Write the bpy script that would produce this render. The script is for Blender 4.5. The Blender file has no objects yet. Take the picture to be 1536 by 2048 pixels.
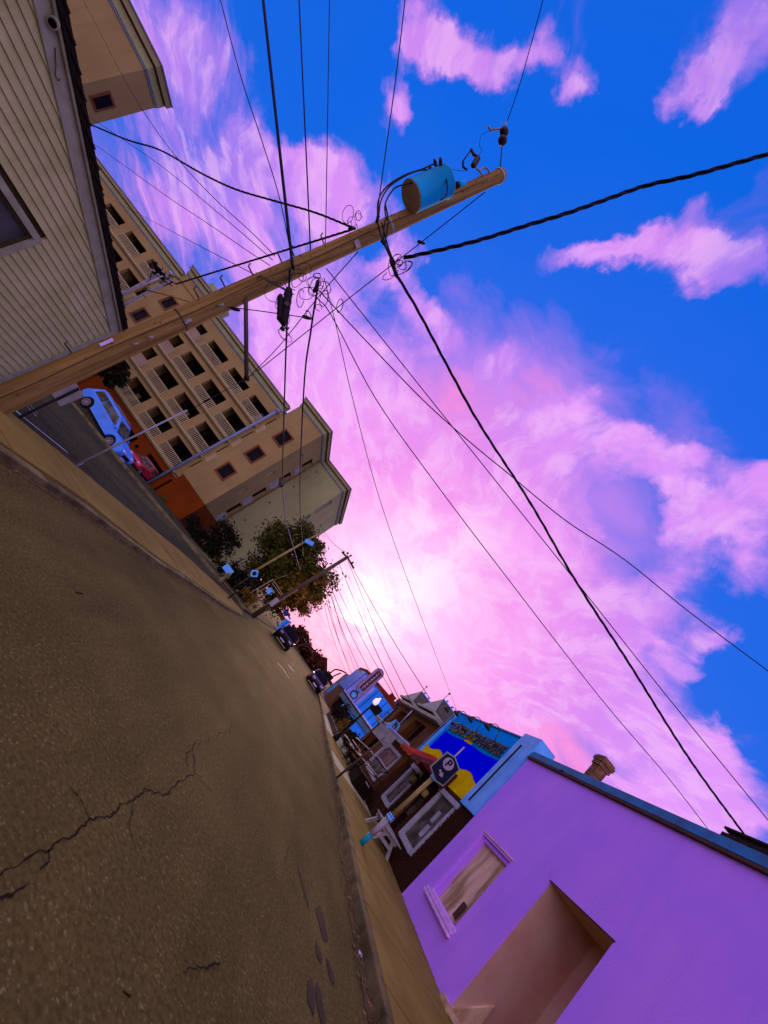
import bpy, bmesh, math, random
from mathutils import Vector, Matrix, noise as mn
random.seed(7)
S = bpy.context.scene
C = S.collection
R = math.radians
PI = math.pi

# ------------------------------------------------------------------ camera
F, PIT, ROL, AS = 871.6, R(18.13), R(34.95), R(8.5)      # focal length (px of 2048), pitch, roll, yaw off the street
CAMH = 1.5
_up = Vector((math.cos(ROL)*math.cos(PIT), math.sin(ROL)*math.cos(PIT), math.sin(PIT)))
_fw = (Vector((0, 0, 1)) - _up*_up.z).normalized()
_rt = _up.cross(_fw)
_Y = _fw*math.cos(AS) + _rt*math.sin(AS)
_X = _rt*math.cos(AS) - _fw*math.sin(AS)
cd = bpy.data.cameras.new("camera"); cam = bpy.data.objects.new("camera", cd); C.objects.link(cam)
cd.sensor_fit = 'VERTICAL'; cd.sensor_height = 36; cd.lens = 36*F/2048
cd.clip_start = .05; cd.clip_end = 5000
cam.matrix_world = Matrix(((_X.x, _X.y, -_X.z, 0), (_Y.x, _Y.y, -_Y.z, 0), (_up.x, _up.y, -_up.z, CAMH), (0, 0, 0, 1)))
S.camera = cam

def ray(px, py):
    c = Vector(((px-768)/F, -(py-1024)/F, 1))
    return Vector((c.dot(_X), c.dot(_Y), c.dot(_up)))
def at(px, py, Y=None, X=None, Z=None):
    """surveyed point: the direction measured in the photograph at a known distance"""
    d = ray(px, py)
    if Y is not None: t = Y/d.y
    elif X is not None: t = X/d.x
    else: t = (Z-CAMH)/d.z
    p = d*t; p.z += CAMH
    return p
def gz(x):                       # terrain: falls away to the left of the kerb
    return -.09*min(max(0, -x-4), 60)
def ground(px, py, lift=0):
    d = ray(px, py)
    p = d*(-CAMH/d.z)
    if p.x < -4:
        p = d*((-CAMH+.36)/(d.z-.09*d.x))
    return Vector((p.x, p.y, gz(p.x)+lift))

# ------------------------------------------------------------------ colour management
vs = S.view_settings
vs.view_transform = 'Standard'; vs.look = 'None'; vs.exposure = 0; vs.gamma = 1; vs.use_curve_mapping = False
S.render.engine = 'CYCLES'
def lin(r, g, b):
    f = lambda c: (c/255/12.92) if c/255 <= .04045 else ((c/255+.055)/1.055)**2.4
    return (f(r), f(g), f(b), 1)

# ------------------------------------------------------------------ sky
SUN = Vector((.0083, .9873, .1585)).normalized()
W = bpy.data.worlds.new("World"); S.world = W; W.use_nodes = True
nt = W.node_tree; N = nt.nodes; L = nt.links; N.clear()
def nd(t, **k):
    n = N.new(t)
    for a, b in k.items(): setattr(n, a, b)
    return n
def put(sock, v):
    if hasattr(v, 'is_output') or isinstance(v, bpy.types.NodeSocket): L.new(v, sock)
    else: sock.default_value = v
def math_(op, a, b=0., clamp=False):
    n = nd('ShaderNodeMath', operation=op, use_clamp=clamp); put(n.inputs[0], a); put(n.inputs[1], b); return n.outputs[0]
def vmath(op, a, b=(0, 0, 0), out=0):
    n = nd('ShaderNodeVectorMath', operation=op); put(n.inputs[0], a); put(n.inputs[1], b); return n.outputs[out]
def noise_(v, sc, det=6, rough=.55, col=False):
    n = nd('ShaderNodeTexNoise'); L.new(v, n.inputs['Vector']); n.inputs['Scale'].default_value = sc
    n.inputs['Detail'].default_value = det; n.inputs['Roughness'].default_value = rough
    return n.outputs['Color' if col else 'Fac']
def maprange(v, a, b, c=0., d=1., smooth=True):
    n = nd('ShaderNodeMapRange'); n.interpolation_type = 'SMOOTHSTEP' if smooth else 'LINEAR'
    put(n.inputs['Value'], v); n.inputs['From Min'].default_value = a; n.inputs['From Max'].default_value = b
    n.inputs['To Min'].default_value = c; n.inputs['To Max'].default_value = d; return n.outputs[0]
def ramp_(v, stops):
    n = nd('ShaderNodeValToRGB'); L.new(v, n.inputs[0]); e = n.color_ramp.elements
    while len(e) < len(stops): e.new(.5)
    for i, (p, c) in enumerate(stops): e[i].position = p; e[i].color = c
    return n.outputs[0]
def mixc(f, a, b):
    n = nd('ShaderNodeMix', data_type='RGBA'); put(n.inputs[0], f); put(n.inputs[6], a); put(n.inputs[7], b); return n.outputs[2]
tc = nd('ShaderNodeTexCoord').outputs['Generated']
dirn = vmath('NORMALIZE', tc)
# streaky warp: cloud edges torn by noise of two sizes
w1 = vmath('SUBTRACT', noise_(dirn, 3.2, 5, .6, True), (.5, .5, .5))
w2 = vmath('SUBTRACT', noise_(dirn, 13., 6, .65, True), (.5, .5, .5))
sc1 = nd('ShaderNodeVectorMath', operation='SCALE'); L.new(w1, sc1.inputs[0]); sc1.inputs['Scale'].default_value = .13
sc2 = nd('ShaderNodeVectorMath', operation='SCALE'); L.new(w2, sc2.inputs[0]); sc2.inputs['Scale'].default_value = .08
wd = vmath('ADD', vmath('ADD', dirn, sc1.outputs[0]), sc2.outputs[0])
# banks of cloud (+) and holes of clear blue (-): direction measured on the dome, size, strength
BL = [ # px, py, radius px, amp
 (330,60,150,.55),(380,260,150,.55),(460,430,130,.8),(300,380,100,.4),(600,560,120,.5),(530,320,85,.9),(610,330,70,.7),(650,390,70,.8),(480,130,70,.35),(650,400,90,.55),
 (840,40,62,.8),(875,85,58,.9),(920,125,60,.9),(965,180,60,1),(1030,150,58,.8),(1080,100,50,.7),(1140,180,55,.9),(805,205,38,.9),(770,150,35,.3),
 (1350,200,70,.8),(1420,120,60,.8),(1420,170,50,.8),(1500,40,90,.9),(1300,240,50,.6),
 (1060,560,48,.8),(1120,535,50,.9),(1180,520,50,1),(1245,500,50,1),(1310,490,60,.9),(1400,500,60,.9),(1490,540,70,.9),(1400,590,50,.8),(1380,410,45,.4),(1530,660,50,.5),
 (1310,740,35,.5),(1370,715,35,.5),
 (790,540,60,.5),(840,600,65,.6),(890,670,60,.6),(640,700,150,.8),(720,850,160,.8),(800,980,170,.8),(900,1100,190,.8),(1000,950,130,.6),(960,760,90,.35),(1060,850,110,.65),(1180,870,100,.75),(1290,890,80,.65),(1390,900,45,.6),(1000,690,70,.4),
 (1340,990,60,.6),(1400,1080,90,.8),(1500,1040,90,.7),(1340,1170,60,.6),(1420,1260,55,.6),(1525,970,50,.5),(1500,1150,60,.5),
 (1120,1130,150,.6),(1080,1270,200,.7),(1250,1400,190,.6),(1350,1560,160,.7),(1470,1620,120,.6),(1250,1240,90,.5),(1450,1480,60,.5),(650,1250,250,.9),(900,1400,200,.9),
 (600,230,50,-.5),(570,140,75,-.7),(640,60,75,-.8),(690,180,80,-.8),(745,300,45,-.5),(740,60,70,-.7),(740,470,40,-.3),
 (900,330,130,-1),(1050,400,170,-1),(1230,350,150,-1),(1450,300,90,-.8),(1200,650,110,-1),(1400,690,110,-.6),(1100,620,80,-.8),(1250,130,70,-.7),(960,520,80,-1),(1000,610,70,-.8),
 (1440,800,115,-1.2),(930,560,60,-.9),(1330,760,60,-.8),(1260,770,70,-.7),(1530,870,60,-.7),(1245,1030,60,-1),(1240,1110,45,-.7),(1480,1370,80,-1),(1530,1450,70,-.9),(1400,1390,40,-.6),(1290,1290,35,-.4),(1500,1240,50,-.6),(1150,750,50,-.4),
]
acc = None
for px, py, r, a in BL:
    d0 = ray(px, py); rr = r*1.25*F/(F*F*d0.length_squared)*math.sqrt(d0.length); d0.normalize()
    dist = vmath('DISTANCE', wd, tuple(d0), 1)
    m = maprange(dist, 0, rr*1.15, a if a > 0 else a*1.35, 0.)
    acc = m if acc is None else math_('ADD', acc, m)
sep0 = nd('ShaderNodeSeparateXYZ'); L.new(dirn, sep0.inputs[0])
den = math_('ADD', math_('MAXIMUM', sep0.outputs[2], 0.), .16)
deck = nd('ShaderNodeCombineXYZ'); L.new(math_('DIVIDE', sep0.outputs[0], den), deck.inputs[0]); L.new(math_('DIVIDE', sep0.outputs[1], den), deck.inputs[1])
dwarp = vmath('ADD', deck.outputs[0], vmath('SCALE_', noise_(deck.outputs[0], 1.6, 4, .5, True)) if False else vmath('MULTIPLY', noise_(deck.outputs[0], 1.6, 4, .5, True), (.55, .55, 0)))
wmap = nd('ShaderNodeMapping'); L.new(dwarp, wmap.inputs[0]); wmap.inputs['Scale'].default_value = (1.6, .62, 1)
wisp = noise_(wmap.outputs[0], 2.6, 9, .62)
mask = math_('ADD', acc, math_('MULTIPLY', math_('SUBTRACT', wisp, .5), 2.6))
sepz = nd('ShaderNodeSeparateXYZ'); L.new(dirn, sepz.inputs[0])
mask = math_('ADD', mask, .03)
mask = math_('ADD', mask, maprange(vmath('DOT_PRODUCT', dirn, tuple(SUN), 1), -.35, .25, .8, 0.))
mask = maprange(mask, .05, .80)
cs = vmath('DOT_PRODUCT', dirn, tuple(SUN), 1)
cs01 = maprange(cs, -1, 1, 0, 1, False)
t_ = lambda c: (c+1)/2
cs01n = maprange(math_('ADD', cs, math_('MULTIPLY', math_('SUBTRACT', noise_(dwarp, 1.3, 6, .6), .5), .55)), -1, 1, 0, 1, False)
edge = noise_(wmap.outputs[0], 7., 7, .62)
clear = ramp_(cs01n, [(0, lin(70,95,215)), (t_(.2), lin(20,95,222)), (t_(.55), lin(0,98,226)), (t_(.74), lin(28,100,230)), (t_(.85), lin(175,125,238)), (t_(.93), lin(246,140,222)), (t_(.985), lin(253,150,222)), (1, lin(255,205,240))])
cloud = ramp_(cs01, [(0, (.85,.66,1.2,1)), (t_(-.45), (.85,.64,1.2,1)), (t_(.1), lin(212,165,248)), (t_(.35), lin(192,130,236)), (t_(.62), lin(212,140,244)), (t_(.80), lin(226,150,250)), (t_(.90), lin(242,158,246)), (t_(.965), lin(252,170,244)), (t_(.99), lin(255,195,246)), (1, lin(255,232,252))])
# violet shading inside the clouds
n2 = noise_(vmath('ADD', wd, (3.1, 1.7, .4)), 3.0, 5, .55)
viol = ramp_(cs01, [(0, lin(120,105,225)), (t_(.6), lin(150,118,238)), (t_(.85), lin(200,130,242)), (t_(.95), lin(240,140,236)), (1, lin(255,185,240))])
cloud = mixc(maprange(n2, .42, .62, 0, .9), cloud, viol)
cloud = mixc(math_('MULTIPLY', maprange(mask, .5, 1., 0, .45), maprange(edge, .42, .62, 0., 1.)), cloud, lin(248,196,250))
sky = mixc(mask, clear, cloud)
# pink belt low over the river, brighter streaks round the sun
low = maprange(sepz.outputs[2], .02, .30, 1., 0.)
front = maprange(cs, .45, .97, .15, .95)
sky = mixc(math_('MULTIPLY', low, front), sky, lin(254,132,214))
gd = vmath('DISTANCE', wd, tuple((SUN+Vector((0, 0, -.006))).normalized()), 1)
gcore = math_('POWER', maprange(gd, .0, .085, 1., 0., False), 2.0)
ghalo = math_('POWER', maprange(gd, .0, .30, 1., 0., False), 2.4)
gsum = nd('ShaderNodeMath', operation='MULTIPLY_ADD'); L.new(gcore, gsum.inputs[0]); gsum.inputs[1].default_value = 1.5; L.new(math_('MULTIPLY', ghalo, .42), gsum.inputs[2])
gcol = nd('ShaderNodeVectorMath', operation='SCALE'); gcol.inputs[0].default_value = (.9, .8, .62); L.new(gsum.outputs[0], gcol.inputs['Scale']); glow = gcol.outputs[0]
st = maprange(noise_(wmap.outputs[0], 3.0, 7, .6), .36, .62, .25, 1.5)
gl = nd('ShaderNodeVectorMath', operation='SCALE'); L.new(glow, gl.inputs[0]); L.new(st, gl.inputs['Scale'])
# second bright bank up and right of the sun
d1 = ray(850, 1130).normalized(); b1 = maprange(vmath('DISTANCE', wd, tuple(d1), 1), .0, .27, .62, 0.)
sky = mixc(math_('MULTIPLY', b1, maprange(noise_(wmap.outputs[0], 2.2, 7, .6), .42, .60, .0, 1.3), True), sky, lin(255,226,252))
sky = mixc(math_('MULTIPLY', maprange(sepz.outputs[2], .03, .125, .95, 0.), maprange(cs, .6, .95, 0., 1.)), sky, lin(255,130,212))
sky = vmath('ADD', sky, gl.outputs[0])
sbk = nd('ShaderNodeVectorMath', operation='SCALE'); L.new(sky, sbk.inputs[0]); L.new(maprange(cs, -.3, .2, 1.65, 1.), sbk.inputs['Scale']); sky = sbk.outputs[0]  # unseen sky behind the camera, brightened as added fill for walls facing it
below = maprange(sepz.outputs[2], -.05, -.01, 1., 0.)
sky = mixc(below, sky, lin(120,85,110))
ns = nd('ShaderNodeTexSky'); ns.sky_type = 'NISHITA'; ns.sun_disc = False
ns.sun_elevation = math.asin(SUN.z); ns.sun_rotation = math.atan2(SUN.x, SUN.y)
bg1 = nd('ShaderNodeBackground'); L.new(sky, bg1.inputs[0]); bg1.inputs[1].default_value = 1.0
W.cycles.sampling_method = 'MANUAL'; W.cycles.sample_map_resolution = 512
bg2 = nd('ShaderNodeBackground'); L.new(ns.outputs[0], bg2.inputs[0]); bg2.inputs[1].default_value = .006
ad = nd('ShaderNodeAddShader'); L.new(bg1.outputs[0], ad.inputs[0]); L.new(bg2.outputs[0], ad.inputs[1])
wo = nd('ShaderNodeOutputWorld'); L.new(ad.outputs[0], wo.inputs[0])

sl = bpy.data.lights.new("sun", 'SUN'); sl.energy = 2.0; sl.angle = R(11); sl.color = (1, .62, .36)
so = bpy.data.objects.new("sun", sl); C.objects.link(so); so.rotation_euler = SUN.to_track_quat('Z', 'Y').to_euler()

# ------------------------------------------------------------------ materials
def mat(name, col, col2=None, rough=.8, scale=6., bump=.15, bscale=None, metal=0., spec=.08, detail=6, contrast=(.35, .65), emit=None, stretch=None):
    m = bpy.data.materials.new(name); m.use_nodes = True
    t = m.node_tree; n = t.nodes; l = t.links; b = n['Principled BSDF']
    b.inputs['Roughness'].default_value = rough; b.inputs['Metallic'].default_value = metal
    b.inputs['Specular IOR Level'].default_value = spec
    tcn = n.new('ShaderNodeTexCoord'); src = tcn.outputs['Object']
    if stretch:
        mp = n.new('ShaderNodeMapping'); l.new(src, mp.inputs[0]); mp.inputs['Scale'].default_value = stretch; src = mp.outputs[0]
    if name.startswith('sign_') or name in ('brick','glass_dark','dark_paint'): b.inputs['Specular IOR Level'].default_value = 0. if name.startswith('sign_') else .04
    nz = n.new('ShaderNodeTexNoise'); l.new(src, nz.inputs['Vector']); nz.inputs['Scale'].default_value = scale; nz.inputs['Detail'].default_value = detail
    r = n.new('ShaderNodeValToRGB'); l.new(nz.outputs['Fac'], r.inputs[0])
    c2 = col2 or tuple(c*.78 for c in col[:3])+(1,)
    r.color_ramp.elements[0].position = contrast[0]; r.color_ramp.elements[0].color = tuple(c2[:3])+(1,)
    r.color_ramp.elements[1].position = contrast[1]; r.color_ramp.elements[1].color = tuple(col[:3])+(1,)
    l.new(r.outputs[0], b.inputs['Base Color'])
    if bump:
        bn = n.new('ShaderNodeTexNoise'); l.new(src, bn.inputs['Vector']); bn.inputs['Scale'].default_value = bscale or scale*6; bn.inputs['Detail'].default_value = 4
        bb = n.new('ShaderNodeBump'); bb.inputs['Strength'].default_value = bump; bb.inputs['Distance'].default_value = .02
        l.new(bn.outputs['Fac'], bb.inputs['Height']); l.new(bb.outputs[0], b.inputs['Normal'])
    if emit:
        b.inputs['Emission Color'].default_value = emit[:3]+(1,); b.inputs['Emission Strength'].default_value = emit[3]
    return m
def asphalt(name, base, dark, spk):
    m = mat(name, base, dark, .95, .55, .0, spec=.03, contrast=(.3, .72), detail=8)
    t = m.node_tree; n = t.nodes; l = t.links; b = n['Principled BSDF']
    tcn = n['Texture Coordinate']; src = tcn.outputs['Object']
    v = n.new('ShaderNodeTexVoronoi'); l.new(src, v.inputs['Vector']); v.inputs['Scale'].default_value = 70
    v2 = n.new('ShaderNodeTexNoise'); l.new(src, v2.inputs['Vector']); v2.inputs['Scale'].default_value = 30; v2.inputs['Detail'].default_value = 3
    sp = n.new('ShaderNodeSeparateColor'); l.new(v.outputs['Color'], sp.inputs[0])
    mr = n.new('ShaderNodeMapRange'); l.new(sp.outputs[0], mr.inputs[0]); mr.inputs[1].default_value = .90; mr.inputs[2].default_value = 1; mr.inputs[4].default_value = .6
    mx = n.new('ShaderNodeMix'); mx.data_type = 'RGBA'; l.new(mr.outputs[0], mx.inputs[0]); l.new(n['Color Ramp'].outputs[0], mx.inputs[6]); mx.inputs[7].default_value = spk
    mr2 = n.new('ShaderNodeMapRange'); l.new(v2.outputs['Fac'], mr2.inputs[0]); mr2.inputs[1].default_value = .35; mr2.inputs[2].default_value = .6; mr2.inputs[3].default_value = .70; mr2.inputs[4].default_value = 1.12
    mp = n.new('ShaderNodeMapping'); l.new(src, mp.inputs[0]); mp.inputs['Scale'].default_value = (1.1, .16, 1)
    v3 = n.new('ShaderNodeTexNoise'); l.new(mp.outputs[0], v3.inputs['Vector']); v3.inputs['Scale'].default_value = 1.3; v3.inputs['Detail'].default_value = 7; v3.inputs['Roughness'].default_value = .62
    mr3 = n.new('ShaderNodeMapRange'); l.new(v3.outputs['Fac'], mr3.inputs[0]); mr3.inputs[1].default_value = .3; mr3.inputs[2].default_value = .7; mr3.inputs[3].default_value = .74; mr3.inputs[4].default_value = 1.22
    mm = n.new('ShaderNodeMath'); mm.operation = 'MULTIPLY'; l.new(mr2.outputs[0], mm.inputs[0]); l.new(mr3.outputs[0], mm.inputs[1])
    hs = n.new('ShaderNodeHueSaturation'); l.new(mm.outputs[0], hs.inputs['Value']); l.new(mx.outputs[2], hs.inputs['Color'])
    l.new(hs.outputs[0], b.inputs['Base Color'])
    bb = n.new('ShaderNodeBump'); bb.inputs['Strength'].default_value = .22; bb.inputs['Distance'].default_value = .012
    l.new(v2.outputs['Fac'], bb.inputs['Height']); l.new(bb.outputs[0], b.inputs['Normal'])
    return m
M = {}
M['asphalt'] = asphalt('asphalt', (0.1328,0.1083,0.0228,1), (0.0823,0.0657,0.0133,1), (0.2525,0.2314,0.0637,1))
M['asphalt_lot'] = asphalt('asphalt_lot', (0.0720,0.0541,0.0252,1), (0.0450,0.0342,0.0147,1), (0.1037,0.5914,0.0941,1))
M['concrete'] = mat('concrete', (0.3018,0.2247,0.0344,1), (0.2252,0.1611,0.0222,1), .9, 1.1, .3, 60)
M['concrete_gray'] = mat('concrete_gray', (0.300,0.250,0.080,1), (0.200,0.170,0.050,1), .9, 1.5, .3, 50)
M['concrete_sunlit'] = mat('concrete_sunlit', (0.6536,0.6524,0.2590,1), (0.5272,0.5270,0.2035,1), .9, 1.5, .3, 50)  # concrete with sunlight put into its colour
M['panel_grey'] = mat('panel_grey', (.33,.27,.13,1), None, .8, 1, .1)
M['stucco_pale'] = mat('stucco_pale', (.34,.34,.28,1), None, .9, 1.5, .1)
M['kerb'] = mat('kerb', (0.240,0.200,0.060,1), (0.100,0.080,0.025,1), .9, 2.5, .4, 40)
M['dirt'] = mat('dirt', (.13,.10,.03,1), (.06,.045,.012,1), .95, 5, .6, 40)
M['grass'] = mat('grass', (.16,.14,.015,1), (.07,.07,.01,1), .9, 9, .5, 80)
M['leaf_litter'] = mat('leaf_litter', (.30,.16,.05,1), (.12,.06,.02,1), .9, 8, .3)
M['crack'] = mat('crack', (0.012,0.009,0.004,1), (0.010,0.007,0.003,1), 1, 9, 0)
M['stain'] = mat('stain', (0.030,0.024,0.009,1), (0.045,0.036,0.012,1), .7, 3, 0)
M['paint_white'] = mat('paint_white', (.75,.72,.62,1), (.5,.48,.4,1), .7, 12, .1)
M['paint_yellow'] = mat('paint_yellow', (.55,.36,.06,1), None, .8, 12, .1)
M['pole_wood'] = mat('pole_wood', (0.3707,0.2458,0.0546,1), (0.1911,0.1158,0.0214,1), .85, 2.2, .8, 16, stretch=(7, 7, .25), contrast=(.32,.68), detail=9)
M['pole_far'] = mat('pole_far', (.10,.075,.04,1), None, .9, 3, .3)
M['siding'] = mat('siding', (0.6239,0.5960,0.2073,1), (0.5153,0.5350,0.1520,1), .55, 2.5, .12, 90)
M['siding_gap'] = mat('siding_gap', (.09,.07,.02,1), None, .9, 3, .0)
M['trim_white'] = mat('trim_white', (0.4371,0.4596,0.2368,1), (0.3421,0.3502,0.1691,1), .5, 5, .1)
M['shingle'] = mat('shingle', (.022,.016,.010,1), None, .95, 20, .6)
M['glass_dim'] = mat('glass_dim', (.12,.13,.10,1), (.07,.075,.055,1), .12, 2, .0, spec=.6)
M['glass_dark'] = mat('glass_dark', (.010,.008,.006,1), None, .25, 2, .0, spec=.3)
M['purple_wall'] = mat('purple_wall', (0.7372,0.3328,0.9500,1), (0.6402,0.2912,0.9500,1), .85, .7, .25, 26, detail=5)
M['purple_in'] = mat('purple_in', (0.6840,0.4832,0.2796,1), (0.6460,0.3452,0.2072,1), .9, 1.6, .1)
M['sill_pink'] = mat('sill_pink', (.98,.58,.95,1), None, .6, 8, .1)
M['board'] = mat('board', (0.900,0.660,0.330,1), (0.420,0.290,0.100,1), .7, 2.4, .3, 9, stretch=(1, 1.6, .45), contrast=(.36,.58))
M['coping'] = mat('coping', (0.0315,0.2592,0.4464,1), (0.0540,0.1584,0.2592,1), .7, 3, .2, 20)
M['brown_edge'] = mat('brown_edge', (.10,.055,.035,1), None, .9, 6, .2)
M['eave_dark'] = mat('eave_dark', (.035,.022,.012,1), (.015,.010,.006,1), .9, 8, .3)
M['brick'] = mat('brick', (0.075,0.028,0.008,1), (0.030,0.012,0.004,1), .9, 3.5, .5, 40)
M['mortar'] = mat('mortar', (0.340,0.130,0.035,1), (0.160,0.060,0.020,1), .95, 10, .3)
M['brick_chimney'] = mat('brick_chimney', (.34,.17,.06,1), (.12,.06,.03,1), .9, 9, .4)
M['sign_sky'] = mat('sign_sky', (0.004,0.420,0.900,1), (0.003,0.336,0.720,1), .6, 1.6, .05)
M['sign_teal'] = mat('sign_teal', (0.004,0.340,0.550,1), (0.003,0.272,0.440,1), .6, 3, .05)
M['sign_blue'] = mat('sign_blue', (0.0010,0.0010,0.9500,1), (0.0010,0.0010,0.9500,1), .55, 1.5, .05)
M['sign_yellow'] = mat('sign_yellow', (0.950,0.720,0.004,1), (0.760,0.576,0.003,1), .55, 1.8, .05)
M['bluewhite'] = mat('bluewhite', (0.1700,0.5890,0.9215,1), (0.1300,0.4750,0.8245,1), .6, 3, .1)
M['letter_dark'] = mat('letter_dark', (0.022,0.016,0.008,1), (0.040,0.030,0.015,1), .5, 3.3, .0, contrast=(.5,.62))
M['bronze'] = mat('bronze', (.05,.04,.022,1), None, .5, 9, .1)
M['red_cloth'] = mat('red_cloth', (0.500,0.020,0.006,1), (0.280,0.010,0.004,1), .85, 3, .3, 12)
M['maroon_cloth'] = mat('maroon_cloth', (.10,.012,.012,1), None, .85, 3, .3, 12)
M['win_frame'] = mat('win_frame', (.46,.50,.44,1), (.36,.38,.30,1), .6, 6, .1)
M['win_glass'] = mat('win_glass', (.13,.14,.08,1), (.04,.045,.02,1), .35, 2.6, 0, spec=.08, contrast=(.4,.6))
M['bench_white'] = mat('bench_white', (0.4340,0.4340,0.3375,1), (0.3150,0.2940,0.2100,1), .6, 9, .15)
M['post_yellow'] = mat('post_yellow', (.36,.30,.07,1), (.28,.23,.05,1), .6, 7, .2)
M['green_paint'] = mat('green_paint', (0.010,0.420,0.380,1), (0.008,0.336,0.304,1), .6, 9, .1)
M['navy'] = mat('navy', (.012,.016,.03,1), None, .4, 9, .05)
M['sign_grey'] = mat('sign_grey', (.42,.38,.34,1), None, .5, 9, .0)
M['sign_edge'] = mat('sign_edge', (.20,.38,.30,1), (.25,.33,.2,1), .5, 5, .05)
M['black_metal'] = mat('black_metal', (.016,.013,.009,1), None, .55, 9, .1)
M['grey_metal'] = mat('grey_metal', (.30,.31,.24,1), (.2,.2,.15,1), .5, 9, .1)
M['galv'] = mat('galv', (.40,.40,.33,1), None, .5, 12, .1)
M['cable'] = mat('cable', (.010,.014,.022,1), None, .6, 9, .0)
M['cable_far'] = mat('cable_far', (.10,.02,.03,1), None, .8, 9, .0)
M['transformer'] = mat('transformer', (0.0010,0.4173,0.6340,1), (0.0010,0.3414,0.5615,1), .45, 2.2, .05, contrast=(.3,.7))
M['transformer_base'] = mat('transformer_base', (0.750,0.620,0.300,1), (0.600,0.496,0.240,1), .7, 3, .1)
M['porcelain'] = mat('porcelain', (.05,.025,.014,1), None, .3, 9, .0)
M['stucco'] = mat('stucco', (0.3486,0.2643,0.0741,1), (0.2876,0.2142,0.0588,1), .9, .35, .25, 30)
M['stucco_grey'] = mat('stucco_grey', (0.3534,0.3824,0.1278,1), (0.2959,0.3129,0.1032,1), .9, .35, .2, 30)
M['stucco_red'] = mat('stucco_red', (0.1983,0.0425,0.0016,1), (0.1443,0.0273,0.0012,1), .9, .4, .2, 30)
M['slab'] = mat('slab', (0.1921,0.1640,0.0455,1), (0.1537,0.1321,0.0366,1), .9, 1, .2)
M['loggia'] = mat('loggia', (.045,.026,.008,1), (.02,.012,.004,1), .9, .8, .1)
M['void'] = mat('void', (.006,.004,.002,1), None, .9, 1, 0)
M['rail_white'] = mat('rail_white', (0.5988,0.5341,0.2172,1), (0.4789,0.4272,0.1739,1), .6, .5, .0)
M['cornice'] = mat('cornice', (0.3083,0.2724,0.0986,1), (0.2465,0.2185,0.0786,1), .8, 1, .1)
M['win_trim_brown'] = mat('win_trim_brown', (.20,.075,.025,1), None, .8, 3, .1)
M['roof_edge'] = mat('roof_edge', (.20,.30,.36,1), None, .6, 3, .05)
M['suv_paint'] = mat('suv_paint', (0.070,0.340,0.880,1), (0.056,0.272,0.704,1), .35, 1.2, .0, spec=.5)
M['red_paint'] = mat('red_paint', (.55,.03,.05,1), None, .35, 2, .0, spec=.5)
M['dark_paint'] = mat('dark_paint', (.035,.028,.016,1), None, .4, 2, .0, spec=.4)
M['maroon_paint'] = mat('maroon_paint', (.018,.005,.008,1), None, .35, 2, .0, spec=.5)
M['tyre'] = mat('tyre', (.016,.013,.009,1), None, .9, 9, .2)
M['rim'] = mat('rim', (.35,.32,.26,1), None, .35, 9, .0, metal=.3)
M['lamp_white'] = mat('lamp_white', (.85,.7,.9,1), None, .4, 9, .0)
M['tail_red'] = mat('tail_red', (.16,.01,.01,1), None, .4, 9, .0)
M['bark'] = mat('bark', (.06,.035,.015,1), None, .95, 6, .6)
M['leaf'] = mat('leaf', (0.0900,0.0969,0.0090,1), (0.0324,0.0367,0.0040,1), .7, 1.1, 0, contrast=(.35,.6))
M['leaf_gold'] = mat('leaf_gold', (0.340,0.200,0.018,1), (0.140,0.080,0.008,1), .7, 1.4, 0)
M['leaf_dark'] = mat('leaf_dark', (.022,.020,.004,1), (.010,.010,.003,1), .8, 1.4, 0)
M['far_brown'] = mat('far_brown', (.10,.035,.010,1), (.05,.018,.006,1), .9, .3, 0)
M['house_brown'] = mat('house_brown', (.16,.065,.012,1), (.10,.04,.008,1), .9, 1.4, .2)
M['house_dark'] = mat('house_dark', (.018,.010,.004,1), None, .9, 1.4, .1)
M['roof_grey'] = mat('roof_grey', (.10,.085,.045,1), (.07,.06,.03,1), .9, 3, .3)
M['roof_pale'] = mat('roof_pale', (.30,.36,.30,1), (.20,.25,.2,1), .8, 3, .3)
M['roof_trim'] = mat('roof_trim', (.36,.36,.24,1), None, .7, 3, .1)
M['blue_panel'] = mat('blue_panel', (.03,.36,.95,1), (.025,.30,.85,1), .6, 1.2, .05)
M['lilac_panel'] = mat('lilac_panel', (.42,.48,.98,1), None, .6, 1.2, .05)
M['red_roof'] = mat('red_roof', (.20,.035,.008,1), (.12,.02,.006,1), .9, 1.4, .2)
M['cream_band'] = mat('cream_band', (.62,.58,.75,1), None, .7, 3, .05)
M['teal_dim'] = mat('teal_dim', (.10,.20,.20,1), None, .7, 3, .05)
M['oval_brown'] = mat('oval_brown', (.11,.05,.035,1), None, .7, 3, .05)
M['oval_line'] = mat('oval_line', (.80,.62,.85,1), None, .6, 3, .0)
M['globe'] = mat('globe', (.9,.8,.9,1), None, .3, 3, .0, emit=(1,.72,1,.75))
M['candle'] = mat('candle', (.9,.7,.8,1), None, .3, 3, .0, emit=(1,.55,.6,1.2))
M['metal_roof'] = mat('metal_roof', (.22,.34,.48,1), (.14,.22,.3,1), .5, 3, .1)
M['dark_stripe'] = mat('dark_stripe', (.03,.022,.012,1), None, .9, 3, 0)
M['paper'] = mat('paper', (.7,.62,.6,1), None, .8, 3, 0)

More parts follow.
